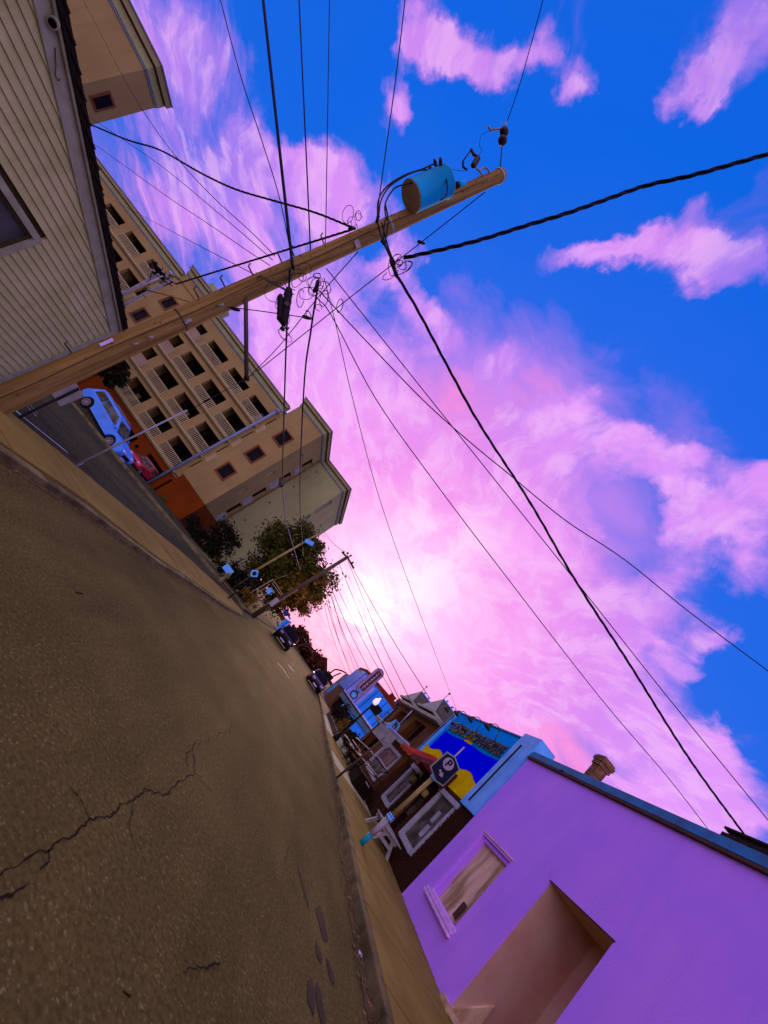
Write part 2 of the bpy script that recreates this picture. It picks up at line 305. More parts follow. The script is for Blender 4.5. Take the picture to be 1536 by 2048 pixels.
def weather(m, col, amt):
    t = m.node_tree; n = t.nodes; l = t.links; b = n['Principled BSDF']; src = b.inputs['Base Color'].links[0].from_socket
    tcn = n['Texture Coordinate']; mp = n.new('ShaderNodeMapping'); l.new(tcn.outputs['Object'], mp.inputs[0]); mp.inputs['Scale'].default_value = (2.2, 2.2, .35)
    z = n.new('ShaderNodeTexNoise'); l.new(mp.outputs[0], z.inputs['Vector']); z.inputs['Scale'].default_value = 1.5; z.inputs['Detail'].default_value = 8; z.inputs['Roughness'].default_value = .65
    r = n.new('ShaderNodeMapRange'); l.new(z.outputs['Fac'], r.inputs[0]); r.inputs[1].default_value = .50; r.inputs[2].default_value = .72; r.inputs[4].default_value = amt
    x = n.new('ShaderNodeMix'); x.data_type = 'RGBA'; l.new(r.outputs[0], x.inputs[0]); l.new(src, x.inputs[6]); x.inputs[7].default_value = col
    l.new(x.outputs[2], b.inputs['Base Color'])
weather(M['purple_wall'], (.52, .26, .80, 1), .30); weather(M['stucco'], (.26, .17, .045, 1), .5); weather(M['stucco_grey'], (.24, .20, .07, 1), .4); weather(M['concrete'], (.16, .11, .02, 1), .5); weather(M['siding'], (.40, .33, .10, 1), .4); weather(M['pole_wood'], (.12, .07, .02, 1), .75)

# ------------------------------------------------------------------ mesh helpers
class MB:
    def __init__(s): s.v = []; s.f = []; s.smooth = []
    def face(s, pts, sm=False):
        i = len(s.v); s.v += [Vector(p) for p in pts]; s.f.append(list(range(i, i+len(pts)))); s.smooth.append(sm)
    def box(s, a, b, mx=None):
        x0, y0, z0 = a; x1, y1, z1 = b
        p = [(x0,y0,z0),(x1,y0,z0),(x1,y1,z0),(x0,y1,z0),(x0,y0,z1),(x1,y0,z1),(x1,y1,z1),(x0,y1,z1)]
        p = [Vector(q) for q in p]
        if mx: p = [mx @ q for q in p]
        i = len(s.v); s.v += p
        for f in ((0,3,2,1),(4,5,6,7),(0,1,5,4),(1,2,6,5),(2,3,7,6),(3,0,4,7)): s.f.append([i+k for k in f]); s.smooth.append(False)
        return s
    def prism(s, pts, vec):
        n = len(pts); i = len(s.v); vec = Vector(vec)
        s.v += [Vector(p) for p in pts] + [Vector(p)+vec for p in pts]
        s.f.append([i+k for k in range(n)][::-1]); s.smooth.append(False)
        s.f.append([i+n+k for k in range(n)]); s.smooth.append(False)
        for k in range(n):
            s.f.append([i+k, i+(k+1) % n, i+n+(k+1) % n, i+n+k]); s.smooth.append(False)
        return s
    def tube(s, pts, r, seg=6, r2=None, cap=True):
        pts = [Vector(p) for p in pts]; n = len(pts); i0 = len(s.v)
        d = (pts[1]-pts[0]).normalized(); a = d.orthogonal().normalized()
        for k, p in enumerate(pts):
            dd = (pts[min(k+1, n-1)]-pts[max(k-1, 0)]).normalized()
            a = (a - dd*a.dot(dd)); a = a.normalized() if a.length > 1e-6 else dd.orthogonal().normalized()
            b = dd.cross(a)
            rr = r if r2 is None else r+(r2-r)*k/(n-1)
            for j in range(seg):
                t = 2*PI*j/seg; s.v.append(p+(a*math.cos(t)+b*math.sin(t))*rr)
        for k in range(n-1):
            for j in range(seg):
                q = i0+k*seg; j2 = (j+1) % seg
                s.f.append([q+j, q+j2, q+seg+j2, q+seg+j]); s.smooth.append(True)
        if cap:
            s.f.append([i0+j for j in range(seg)][::-1]); s.smooth.append(False)
            s.f.append([i0+(n-1)*seg+j for j in range(seg)]); s.smooth.append(False)
        return s
    def lathe(s, o, ax, prof, seg=20):
        """prof: (radius, distance along the axis)"""
        o = Vector(o); ax = Vector(ax).normalized(); a = ax.orthogonal().normalized(); b = ax.cross(a); i0 = len(s.v)
        for r, h in prof:
            for j in range(seg):
                t = 2*PI*j/seg; s.v.append(o+ax*h+(a*math.cos(t)+b*math.sin(t))*max(r, 1e-4))
        for k in range(len(prof)-1):
            for j in range(seg):
                q = i0+k*seg; j2 = (j+1) % seg
                s.f.append([q+j, q+j2, q+seg+j2, q+seg+j]); s.smooth.append(True)
        s.f.append([i0+j for j in range(seg)][::-1]); s.smooth.append(False)
        s.f.append([i0+(len(prof)-1)*seg+j for j in range(seg)]); s.smooth.append(False)
        return s
    def build(s, name, m, parent=None, org=None, bevel=0):
        o0 = Vector(org) if org is not None else (wloc(parent) if parent else Vector((0, 0, 0)))
        me = bpy.data.meshes.new(name)
        me.from_pydata([tuple(v-o0) for v in s.v], [], s.f)
        me.polygons.foreach_set('use_smooth', s.smooth); me.update()
        me.materials.append(M[m] if isinstance(m, str) else m)
        bm = bmesh.new(); bm.from_mesh(me); bmesh.ops.recalc_face_normals(bm, faces=bm.faces)
        if bevel:
            bmesh.ops.bevel(bm, geom=[e for e in bm.edges if len(e.link_faces) == 2 and e.calc_face_angle(0) > .5], offset=bevel, segments=2, affect='EDGES', clamp_overlap=True)
        bm.to_mesh(me); bm.free()
        o = bpy.data.objects.new(name, me); C.objects.link(o)
        if parent: o.parent = parent
        else: o.location = o0
        return o
_loc = {}
def wloc(o):
    v = Vector((0, 0, 0))
    while o is not None: v += Vector(o.location); o = o.parent
    return v
def thing(name, label, cat, loc=(0, 0, 0), group=None, rz=0):
    o = bpy.data.objects.new(name, None); C.objects.link(o); o.location = loc; o.rotation_euler = (0, 0, rz); o.empty_display_size = .2
    o['label'] = label; o['category'] = cat
    if group: o['group'] = group
    return o
def tag(o, label, cat, group=None):
    o['label'] = label; o['category'] = cat
    if group: o['group'] = group
    return o
def setting(o, kind='structure', label=None):
    o['kind'] = kind
    if label: o['label'] = label
    return o
def copy_tree(o, loc, rz, label, scale=None):
    def rec(src, par):
        c = src.copy(); C.objects.link(c); c.parent = par
        for ch in list(src.children): rec(ch, c)
        return c
    c = rec(o, None); c.location = loc; c.rotation_euler = (0, 0, rz); c['label'] = label
    if scale: c.scale = scale
    return c
def smooth_path(pts, n=8):
    pts = [Vector(p) for p in pts]
    if len(pts) < 3: return pts
    out = []
    P_ = [pts[0]*2-pts[1]]+pts+[pts[-1]*2-pts[-2]]
    for i in range(1, len(P_)-2):
        a, b, c, d = P_[i-1:i+3]
        for k in range(n):
            t = k/n
            out.append(.5*((2*b)+(c-a)*t+(2*a-5*b+4*c-d)*t*t+(3*b-a-3*c+d)*t**3))
    out.append(pts[-1]); return out
def text(txt, name, m, parent, origin, right, up, size, ext=.01, off=0, fit=None):
    cu = bpy.data.curves.new(name, 'FONT'); cu.body = txt; cu.size = size; cu.extrude = ext; cu.align_x = 'CENTER'; cu.align_y = 'CENTER'; cu.offset = off
    ob = bpy.data.objects.new(name+'_curve', cu); C.objects.link(ob)
    bpy.context.view_layer.update()
    me = bpy.data.meshes.new_from_object(ob.evaluated_get(bpy.context.evaluated_depsgraph_get()))
    bpy.data.objects.remove(ob)
    r = Vector(right).normalized(); u = Vector(up).normalized(); n = r.cross(u)
    o0 = Vector(origin)-wloc(parent)
    sx = Vector(right).length; sy = Vector(up).length
    if fit:
        xs_ = [v.co.x for v in me.vertices]; ys_ = [v.co.y for v in me.vertices]; sx = fit[0]/(max(xs_)-min(xs_)); sy = fit[1]/(max(ys_)-min(ys_))
    for v in me.vertices:
        c = v.co.copy(); v.co = o0+r*(c.x*sx)+u*(c.y*sy)+n*c.z
    me.materials.clear(); me.materials.append(M[m])
    o = bpy.data.objects.new(name, me); C.objects.link(o); o.parent = parent
    return o

# ================================================================== THE GROUND
g = MB()
xs = [-600, -64, -40, -20, -4, 10, 40, 600]
ys = [-60, 0, 30, 100, 300, 1500]
for i in range(len(xs)-1):
    for j in range(len(ys)-1):
        g.face([(xs[i], ys[j], gz(xs[i])-.03), (xs[i+1], ys[j], gz(xs[i+1])-.03), (xs[i+1], ys[j+1], gz(xs[i+1])-.03), (xs[i], ys[j+1], gz(xs[i])-.03)])
setting(g.build('ground', 'dirt'))
# main street, foreground: the near lot and the street are one asphalt sheet
kin = [(-3.72, -14), (-3.72, 5.0), (-3.66, 7.1), (-3.45, 8.6), (-3.30, 9.9), (-3.28, 12.6), (-3.1, 15.4), (-3.0, 17), (-3.0, 21.2), (-3.3, 22.6)]
rx = [(3.30, -14), (3.33, 5.6), (3.30, 7.8), (3.42, 10.2), (3.47, 11.8), (3.52, 14.8), (3.48, 18.5), (3.6, 25.6), (3.86, 33), (4.0, 45), (4.2, 160)]
def strip(mb, left, right, zf):
    def interp(c, y):
        for (x0, y0), (x1, y1) in zip(c, c[1:]):
            if y0 <= y <= y1: return x0+(x1-x0)*(y-y0)/(y1-y0)
        return c[-1][0] if y > c[-1][1] else c[0][0]
    yy = sorted(set([p[1] for p in left+right]))
    yy = [y for y in yy if max(left[0][1], right[0][1]) <= y <= min(left[-1][1], right[-1][1])]
    for a, b in zip(yy, yy[1:]):
        q = [(interp(left, a), a), (interp(right, a), a), (interp(right, b), b), (interp(left, b), b)]
        mb.face([(x, y, zf(x)) for x, y in q])
left = kin + [(-3.4, 30), (-3.6, 160)]
r = MB(); strip(r, left, rx, lambda x: 0.)
road = setting(r.build('road', 'asphalt'))
# side road that leaves on the left and drops away
r = MB()
xs2 = [-60, -40, -30, -20, -12, -8, -5.06]
for a, b in zip(xs2, xs2[1:]):
    r.face([(a, 6.2, gz(a)+.004), (b, 6.2, gz(b)+.004), (b, 25.0 - (b+5)*.10, gz(b)+.004), (a, 25.0-(a+5)*.10, gz(a)+.004)])
r.face([(-5.06, 14.7, gz(-5.06)+.004), (-3.45, 22.6, .004), (-3.45, 25, .004), (-5.06, 25, gz(-5.06)+.004)])
r.face([(-3.45, 22.7, .004), (-3.0, 21.6, .004), (-3.0, 25, .004), (-3.45, 25, .004)])
side_road = setting(r.build('side_road', 'asphalt_lot'))

# cracks in the asphalt: jagged ribbons
def crack(pts, w, name='crack', m='crack', parent=road, z=.004, jag=.05, sub=7):
    P3 = [ground(*p) if len(p) == 2 else Vector(p) for p in pts]
    out = []
    for a, b in zip(P3, P3[1:]):
        d = b-a; n = Vector((-d.y, d.x, 0)).normalized() if d.length else Vector((1, 0, 0))
        for k in range(sub):
            t = k/sub; out.append(a+d*t+n*random.uniform(-jag, jag)*min(1, d.length*1.2))
    out.append(P3[-1]); mb = MB(); ws = [w*random.uniform(.35, 1.4)*(1-.75*abs(2*i/len(out)-1)**3) for i in range(len(out))]
    for i in range(len(out)-1):
        a, b = out[i], out[i+1]; d = (b-a); n = Vector((-d.y, d.x, 0)).normalized()
        za = Vector((0, 0, z))
        mb.face([a-n*ws[i]/2+za, a+n*ws[i]/2+za, b+n*ws[i+1]/2+za, b-n*ws[i+1]/2+za])
    return mb.build(name, m, parent)
cr = [(465,1440),(460,1465),(425,1478),(390,1485),(385,1500),(392,1545),(350,1570),(330,1590),(290,1580),(265,1600),(240,1610),(220,1635),(180,1640),(150,1665),(90,1700),(20,1740),(-60,1790)]
crack(cr, .013)
crack([(385,1500),(372,1505),(375,1540)], .010); crack([(392,1545),(410,1570),(430,1590)], .007)
crack([(265,1600),(262,1630),(258,1660),(272,1700)], .008); crack([(180,1640),(160,1600),(138,1572)], .010)
crack([(95,1698),(98,1725),(80,1740)], .014); crack([(60,1765),(20,1790),(-30,1800)], .014)
crack([(365,1945),(400,1935),(440,1925)], .016); crack([(565,1650),(575,1690),(570,1730),(590,1780),(602,1810)], .008)
crack([(150,1185),(165,1187)], .03); crack([(245,1985),(260,1995)], .02)
# worn tyre rubbings and oil near the right kerb
def blob(cx, cy, rx_, ry_, ang, name, m, parent, z, seg=22, rough=.18):
    mb = MB(); pts = []
    sd = random.random()*50
    for k in range(seg):
        t = 2*PI*k/seg; f = 1+rough*mn.noise(Vector((math.cos(t)*1.7+sd, math.sin(t)*1.7, sd)))*2
        x = math.cos(t)*rx_*f; y = math.sin(t)*ry_*f
        pts.append((cx+x*math.cos(ang)-y*math.sin(ang), cy+x*math.sin(ang)+y*math.cos(ang), gz(cx)+z))
    mb.face(pts); return mb.build(name, m, parent)
for (px, py, a, b, an, k) in [(643,1845,.28,.09,1.72,0),(605,1765,.30,.035,1.9,1),(636,1905,.12,.05,1.8,2),(660,1945,.14,.05,1.75,3),(622,1990,.16,.06,1.6,4),(685,1640,.5,.05,1.6,6),(640,2010,.2,.06,1.7,7)]:
    p = ground(px, py); blob(p.x, p.y, a, b, an, 'oil_stain', 'stain', road, .006)

# lane paint on the side road
def paint(p0, p1, w, parent, m='paint_white', z=.010):
    a = ground(*p0); b = ground(*p1); d = (b-a); n = Vector((-d.y, d.x, 0)).normalized()*w/2
    mb = MB(); mb.face([a-n+Vector((0,0,z)), a+n+Vector((0,0,z)), b+n+Vector((0,0,z)), b-n+Vector((0,0,z))]); return mb.build('lane_line', m, parent)
paint((25,817), (44,833), .06, side_road); paint((44,833), (135,906), .035, side_road)
paint((46,805), (72,833), .05, side_road); paint((54,803), (74,828), .04, side_road)
paint((555,1325), (572,1345), .10, road, z=.006); paint((568,1342), (578,1357), .16, road, z=.008)
paint((577,1330), (588,1343), .14, road, z=.006); paint((583,1322), (590,1332), .14, road, z=.006)

# left pavement: concrete slabs each its own piece, on a bed
def interp(c, y):
    for (x0, y0), (x1, y1) in zip(c, c[1:]):
        if y0 <= y <= y1: return x0+(x1-x0)*(y-y0)/(y1-y0)
    return c[-1][0] if y > c[-1][1] else c[0][0]
outer = [(-5.08, -14), (-5.08, 7.2), (-5.0, 8.8), (-4.93, 12.2), (-4.9, 14.8), (-4.25, 20.5), (-3.5, 22.4)]
inner = [(-3.9, -14), (-3.88, 7.1), (-3.62, 8.6), (-3.45, 9.9), (-3.40, 12.6), (-3.2, 15.4), (-3.12, 17), (-3.12, 21.2), (-3.36, 22.5)]
pv = setting(MB().build('pavement_left', 'dirt')) if False else None
bed = MB(); strip(bed, outer, inner, lambda x: .045)
pave_l = setting(bed.build('pavement', 'dirt'))
yj = [-14, -9, -4, 1, 3.4, 5.3, 7.15, 9.3, 11.6, 14.2, 17.4, 20.4, 22.35]
for a, b in zip(yj, yj[1:]):
    a += .02; b -= .02; m_ = (a+b)/2
    mb = MB()
    z0, z1 = .05, .10
    pts = [(interp(outer, a)+.02, a), (interp(inner, a)-.02, a), (interp(inner, m_)-.02, m_), (interp(inner, b)-.02, b), (interp(outer, b)+.02, b), (interp(outer, m_)+.02, m_)]
    mb.prism([(x, y, z0) for x, y in pts], (0, 0, z1-z0+.002*random.random()))
    mb.build('slab', 'concrete', pave_l, bevel=.006)
# kerb on the street side, worn earth and leaves against it
mb = MB()
for (x0, y0), (x1, y1) in zip(kin[:-1], kin[1:]):
    mb.prism([(x0, y0, 0), (x0-.15, y0, 0), (x1-.15, y1, 0), (x1, y1, 0)], (0, 0, .085))
mb.build('kerb', 'kerb', pave_l)
mb = MB()
for (x0, y0), (x1, y1) in zip(kin[1:-1], kin[2:]):
    n = 5
    for k in range(n):
        a = k/n; b = (k+1)/n; wa = .10+.09*mn.noise(Vector((0, (y0+(y1-y0)*a)*.7, 3))); wb = .10+.09*mn.noise(Vector((0, (y0+(y1-y0)*b)*.7, 3)))
        xa = x0+(x1-x0)*a; xb = x0+(x1-x0)*b; ya = y0+(y1-y0)*a; yb = y0+(y1-y0)*b
        mb.face([(xa-.01, ya, .016), (xa+wa, ya, .005), (xb+wb, yb, .005), (xb-.01, yb, .016)])
setting(mb.build('gutter_dirt', 'dirt', pave_l), 'stuff')
# grass verge between pavement and side road
def scatter_blades(n, fpos, h, m, name, w=.012):
    mb = MB()
    for _ in range(n):
        p = fpos(); t = random.random()*2*PI; hh = h*random.uniform(.4, 1.2); dx = math.cos(t)*w; dy = math.sin(t)*w
        le = Vector((random.uniform(-1, 1), random.uniform(-1, 1), 0))*hh*.5
        mb.face([p+Vector((-dx, -dy, 0)), p+Vector((dx, dy, 0)), p+le+Vector((0, 0, hh))])
    return mb.build(name, m)
def vpos():
    y = random.uniform(2.5, 8.3); x = -5.12-random.random()**1.4*(.75 if y < 7 else .5*(8.4-y)+.1); return Vector((x, y, gz(x)+.0))
v = scatter_blades(2600, vpos, .10, 'grass', 'grass'); setting(v, 'stuff', 'dry yellow grass on the verge beside the left pavement')
mb = MB(); mb.face([(-5.9, 1, gz(-5.9)+.008), (-5.09, 1, gz(-5.09)+.008), (-5.09, 8.4, gz(-5.09)+.008), (-5.45, 7.9, gz(-5.45)+.008), (-5.9, 7, gz(-5.9)+.008)])
setting(mb.build('verge', 'grass'))
# far kerb and pavement across the side road
fk = [(-42, 28.3), (-30, 26.8), (-20.5, 26.1), (-15, 25.2), (-10, 24.6), (-6, 24.9), (-3.85, 25.5)]
mb = MB()
for (x0, y0), (x1, y1) in zip(fk, fk[1:]):
    mb.prism([(x0, y0, gz(x0)), (x1, y1, gz(x1)), (x1, y1+.18, gz(x1)), (x0, y0+.18, gz(x0))], (0, 0, .14))
setting(mb.build('far_kerb', 'kerb'))
mb = MB()
for (x0, y0), (x1, y1) in zip(fk, fk[1:]):
    mb.face([(x0, y0+.18, gz(x0)+.10), (x1, y1+.18, gz(x1)+.10), (x1, y1+1.6, gz(x1)+.10), (x0, y0+1.6, gz(x0)+.10)])
setting(mb.build('far_pavement', 'concrete_gray'))
mb = MB()
for (x0, y0), (x1, y1) in zip(fk, fk[1:]):
    mb.face([(x0, y0+1.6, gz(x0)+.03), (x1, y1+1.6, gz(x1)+.03), (x1, 60, gz(x1)+.03), (x0, 60, gz(x0)+.03)])
setting(mb.build('parking_lot', 'asphalt_lot'))
mb = MB()
for (x0, y0), (x1, y1) in zip(fk[:-1], fk[1:]):
    mb.face([(x0, y0-.75, gz(x0)+.010), (x1, y1-.75, gz(x1)+.010), (x1, y1-.66, gz(x1)+.010), (x0, y0-.66, gz(x0)+.010)])
mb.build('lane_line', 'kerb', side_road)
a = ground(468, 1196); 
mb = MB(); mb.prism([(-5.7, 24.86, gz(-5.7)+.14), (-4.4, 25.2, gz(-4.4)+.14), (-4.4, 25.4, gz(-4.4)+.14), (-5.7, 25.06, gz(-5.7)+.14)], (0, 0, .012)); mb.build('yellow_kerb_paint', 'paint_yellow', side_road)

# right pavement
WX = 5.76                                    # street wall of the buildings on the right
rin = [(x+.16, y) for x, y in rx]
mb = MB(); strip(mb, rin, [(WX+.3, -14), (WX+.3, 160)], lambda x: .09)
pave_r = setting(mb.build('pavement', 'dirt'))
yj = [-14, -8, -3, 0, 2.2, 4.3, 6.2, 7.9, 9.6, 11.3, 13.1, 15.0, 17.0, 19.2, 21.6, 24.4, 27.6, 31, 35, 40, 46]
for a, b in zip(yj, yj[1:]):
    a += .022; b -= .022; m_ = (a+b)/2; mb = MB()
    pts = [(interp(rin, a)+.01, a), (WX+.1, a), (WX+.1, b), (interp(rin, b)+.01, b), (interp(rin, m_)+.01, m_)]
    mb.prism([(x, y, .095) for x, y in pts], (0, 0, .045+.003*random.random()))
    mb.build('slab', 'concrete_sunlit' if (17 < m_ < 18.9 or 24.4 < m_ < 31) else ('concrete' if m_ < 31 else 'concrete_gray'), pave_r, bevel=.006)  # two stretches coloured paler to paint patches of sun on the pavement
mb = MB()
for (x0, y0), (x1, y1) in zip(rx, rx[1:]):
    n = max(1, int((y1-y0)/1.2)) if y1 < 50 else 1
    for k in range(n):
        ya = y0+(y1-y0)*k/n; yb = y0+(y1-y0)*(k+1)/n; xa = interp(rx, ya); xb = interp(rx, yb)
        mb.prism([(xa, ya+.004, 0), (xa+.165, ya+.004, 0), (xb+.165, yb-.004, 0), (xb, yb-.004, 0)], (0, 0, .142))
mb.build('kerb', 'kerb', pave_r, bevel=.01)
# dirt and fallen leaves in the right gutter
mb = MB(); y = 2.
while y < 30:
    wa = .13+.12*mn.noise(Vector((1, y*.8, 0))); y2 = y+.3; wb = .13+.12*mn.noise(Vector((1, y2*.8, 0)))
    mb.face([(interp(rx, y)-wa, y, .005), (interp(rx, y)+.002, y, .02), (interp(rx, y2)+.002, y2, .02), (interp(rx, y2)-wb, y2, .005)]); y = y2
setting(mb.build('gutter_dirt', 'dirt', pave_r), 'stuff')
mb = MB()
for _ in range(900):
    y = 3+random.random()**1.3*22; x = interp(rx, y)-abs(random.gauss(0, .13))-.01; s_ = random.uniform(.012, .035); t = random.random()*PI
    dx = Vector((math.cos(t), math.sin(t), random.uniform(-.3, .3)))*s_; dy = Vector((-math.sin(t), math.cos(t), random.uniform(-.3, .4)))*s_*.6
    p = Vector((x, y, .028)); mb.face([p-dx, p-dy, p+dx, p+dy])
for _ in range(350):
    y = random.uniform(4.5, 20); x = interp(kin, y)+abs(random.gauss(0, .12)); s_ = random.uniform(.012, .03); t = random.random()*PI
    dx = Vector((math.cos(t), math.sin(t), .1))*s_; dy = Vector((-math.sin(t), math.cos(t), .2))*s_*.6
    p = Vector((x, y, .02)); mb.face([p-dx, p-dy, p+dx, p+dy])
for _ in range(260):
    y = random.uniform(8, 20); x = WX-.03-abs(random.gauss(0, .06)); s_ = random.uniform(.01, .03); t = random.random()*PI
    dx = Vector((math.cos(t), math.sin(t), .1))*s_; dy = Vector((-math.sin(t), math.cos(t), .2))*s_*.6
    p = Vector((x, y, .16)); mb.face([p-dx, p-dy, p+dx, p+dy])
setting(mb.build('fallen_leaves', 'leaf_litter'), 'stuff', 'dry brown leaves lying in the gutters')
p = ground(717, 1911)
mb = MB(); mb.prism([(p.x-.03, p.y-.02, .02), (p.x+.03, p.y-.03, .02), (p.x+.035, p.y+.025, .03), (p.x-.025, p.y+.03, .03)], (0, 0, .004))
tag(mb.build('litter_card', 'paper'), 'small white card lying in the right gutter', 'litter')

# ================================================================== PURPLE BUILDING
bx0, by1 = WX, 12.04
top = 4.48
pb = thing('purple_building', 'smooth purple stucco building with a deep brown doorway and one boarded window', 'building', (WX, 8, 0))
dY0, dY1, dZ = 6.93, 8.60, 2.62
wY0, wY1, wZ0, wZ1 = 9.80, 11.20, .80, 2.36
WD = 9.0
mb = MB()
def wall_x(mb, x0, x1, y0, y1, z0, z1, holes):
    """wall in a plane of constant x, cut by rectangular holes"""
    ys_ = sorted(set([y0, y1]+[h[0] for h in holes]+[h[1] for h in holes])); zs_ = sorted(set([z0, z1]+[h[2] for h in holes]+[h[3] for h in holes]))
    for a, b in zip(ys_, ys_[1:]):
        run = None
        for c, d in zip(zs_, zs_[1:]):
            ym, zm = (a+b)/2, (c+d)/2
            if any(h[0] < ym < h[1] and h[2] < zm < h[3] for h in holes):
                if run: mb.box((x0, a, run[0]), (x1, b, run[1])); run = None
            else: run = (run[0], d) if run else (c, d)
        if run: mb.box((x0, a, run[0]), (x1, b, run[1]))
wall_x(mb, WX, WX+.32, -3, by1, 0, top, [(dY0, dY1, 0, dZ), (wY0, wY1, wZ0, wZ1)])
bm_ = mb.build('wall', 'purple_wall', pb)
mb = MB(); mb.box((WX+.32, -3, 0), (WX+8, -2.7, top-.3)); mb.box((WX+.32, by1-.3, 0), (WX+8, by1, top-.3)); mb.box((WX+.32, -3, top-.6), (WX+8, by1, top-.3))
mb.build('roof', 'coping', pb)
# doorway recess
mb = MB(); d = 1.15
mb.box((WX+.03, dY0-.1, 0), (WX+d, dY0+.001, dZ)); mb.box((WX+.03, dY1-.001, 0), (WX+d, dY1+.1, dZ)); mb.box((WX+.03, dY0-.1, dZ-.001), (WX+d, dY1+.1, dZ+.1)); mb.box((WX+d, dY0-.1, 0), (WX+d+.1, dY1+.1, dZ+.1))
mb.build('doorway', 'purple_in', pb)
mb = MB(); mb.box((WX+d-.06, dY0+.30, .14), (WX+d+.02, dY1-.35, 2.3)); mb.build('door', 'brown_edge', pb, bevel=.02)
mb = MB(); mb.box((WX+d-.10, dY0+.42, 1.05), (WX+d-.065, dY0+.46, 1.22)); mb.build('door_handle', 'galv', pb)
mb = MB()
for (a_, b_, c_, e_) in [(.42, .78, .35, 1.0), (.86, 1.22, .35, 1.0), (.42, .78, 1.3, 2.15), (.86, 1.22, 1.3, 2.15)]: mb.box((WX+d-.075, dY0+a_, c_), (WX+d-.055, dY0+b_, e_))
mb.build('door_panel', 'brown_edge', pb, bevel=.008)
mb = MB(); mb.box((WX+.35, dY0+.002, .14), (WX+d, dY1-.002, .17)); mb.build('threshold', 'kerb', pb)
for (yy, zz) in [(8.1, 1.55), (7.62, 1.15)]:
    mb = MB(); mb.lathe((WX+d-.005, yy, zz), (-1, 0, 0), [(.045, 0), (.03, .03), (.008, .07)], 8); mb.build('wall_hook', 'brown_edge', pb)
mb = MB(); mb.box((WX-.10, 8.62-.2, .14), (WX+.3, 8.62+.15, .22)); mb.prism([(WX-.02, 8.60, .14), (WX+.5, 8.60, .14), (WX+.5, 8.60, .75)], (0, -.05, 0)); mb.build('door_step', 'board', pb)
mb = MB()
mb.tube([(WX-.004, dY0-.02, dZ+.01), (WX-.004, dY1+.02, dZ+.01)], .014, 5); mb.build('door_lintel_edge', 'brown_edge', pb)
# window
mb = MB(); fw = .09
mb.box((WX+.06, wY0, wZ0), (WX+.20, wY0+fw, wZ1)); mb.box((WX+.06, wY1-fw, wZ0), (WX+.20, wY1, wZ1)); mb.box((WX+.06, wY0+fw, wZ1-fw), (WX+.20, wY1-fw, wZ1)); mb.box((WX+.06, wY0+fw, wZ0), (WX+.20, wY1-fw, wZ0+.03))
wf = mb.build('window_frame', 'purple_wall', pb, bevel=.01)
mb = MB()
ny, nz = 26, 30
Pg = [[Vector((WX+.15+.022*mn.noise(Vector((j*.32+i*.10, i*.05, 2))) + .012*mn.noise(Vector((j*.9, i*.25, 7))), wY0+fw+(wY1-wY0-2*fw)*j/ny, wZ0+.03+(wZ1-wZ0-fw-.03)*i/nz)) for j in range(ny+1)] for i in range(nz+1)]
for i in range(nz):
    for j in range(ny): mb.face([Pg[i][j], Pg[i][j+1], Pg[i+1][j+1], Pg[i+1][j]], True)
mb.build('window_covering', 'board', wf)
mb = MB(); mb.box((WX+.10, wY0+.32, wZ0+.10), (WX+.125, wY0+.47, wZ0+.42)); mb.build('notice', 'brown_edge', wf)
mb = MB()
for k, (zz, dep) in enumerate([(wZ0-.16, .10), (wZ0-.09, .075), (wZ0-.03, .05)]): mb.box((WX-dep, wY0-.14, zz), (WX-.001 if k < 2 else WX+.06, wY1+.14 if k < 2 else wY1, zz+.062))
mb.build('window_sill', 'sill_pink', pb, bevel=.012)
mb = MB(); mb.box((WX-.02, wY0-.06, wZ1+.05), (WX+.001, wY1+.04, wZ1+.075)); mb.build('window_head', 'board', pb)
mb = MB(); mb.box((WX-.018, wY1+.03, wZ0), (WX+.001, wY1+.055, wZ1+.05)); mb.build('window_casing', 'purple_wall', pb)
for pts in ([(8.7,2.66),(8.85,2.95)],  [(10.6,.72),(10.75,.45),(10.7,.15)], [(5.2,4.4),(5.1,4.0),(5.25,3.7)], [(11.9,1.9),(11.6,2.0),(11.45,1.85)]):
    P3 = [Vector((WX-.003, y+random.uniform(-.02,.02), z)) for y, z in pts]; mb = MB(); mb.tube(smooth_path(P3, 6), .002, 4); mb.build('hairline_crack', 'purple_in', pb)
# coping
mb = MB(); mb.box((WX-.05, -3, top+.05), (WX+.42, by1-.02, top+.24)); mb.build('coping', 'coping', pb, bevel=.02)
mb = MB(); mb.box((WX-.07, -3, top), (WX+.42, by1-.02, top+.05)); mb.build('coping_edge', 'brown_edge', pb)
for k in range(10):
    yy = random.uniform(-1, 11.5); mb = MB(); mb.box((WX-.055, yy, top+.06), (WX-.045, yy+.12, top+.09)); 
    if k < 3: mb.build('rust_streak', 'brown_edge', pb)
# dark eave of a taller building behind
P0 = at(1447, 1668, Y=9)
ev = thing('back_building', 'dark wooden eave of a taller building behind the purple wall', 'building', (P0.x, 6, 0))
mb = MB(); mb.box((P0.x-.05, -4, P0.z-.12), (P0.x+6, 9, P0.z+.02)); mb.box((P0.x+.02, -4, P0.z+.02), (P0.x+6, 8.9, P0.z+.12)); mb.build('eave', 'eave_dark', ev)
mb = MB(); mb.box((P0.x-.02, -4, P0.z+.12), (P0.x+6, 9.05, P0.z+.17)); mb.build('fascia', 'shingle', ev)
mb = MB(); mb.box((P0.x+.5, -4, 0), (P0.x+5.5, 8.6, P0.z-.12)); mb.build('wall', 'brown_edge', ev)

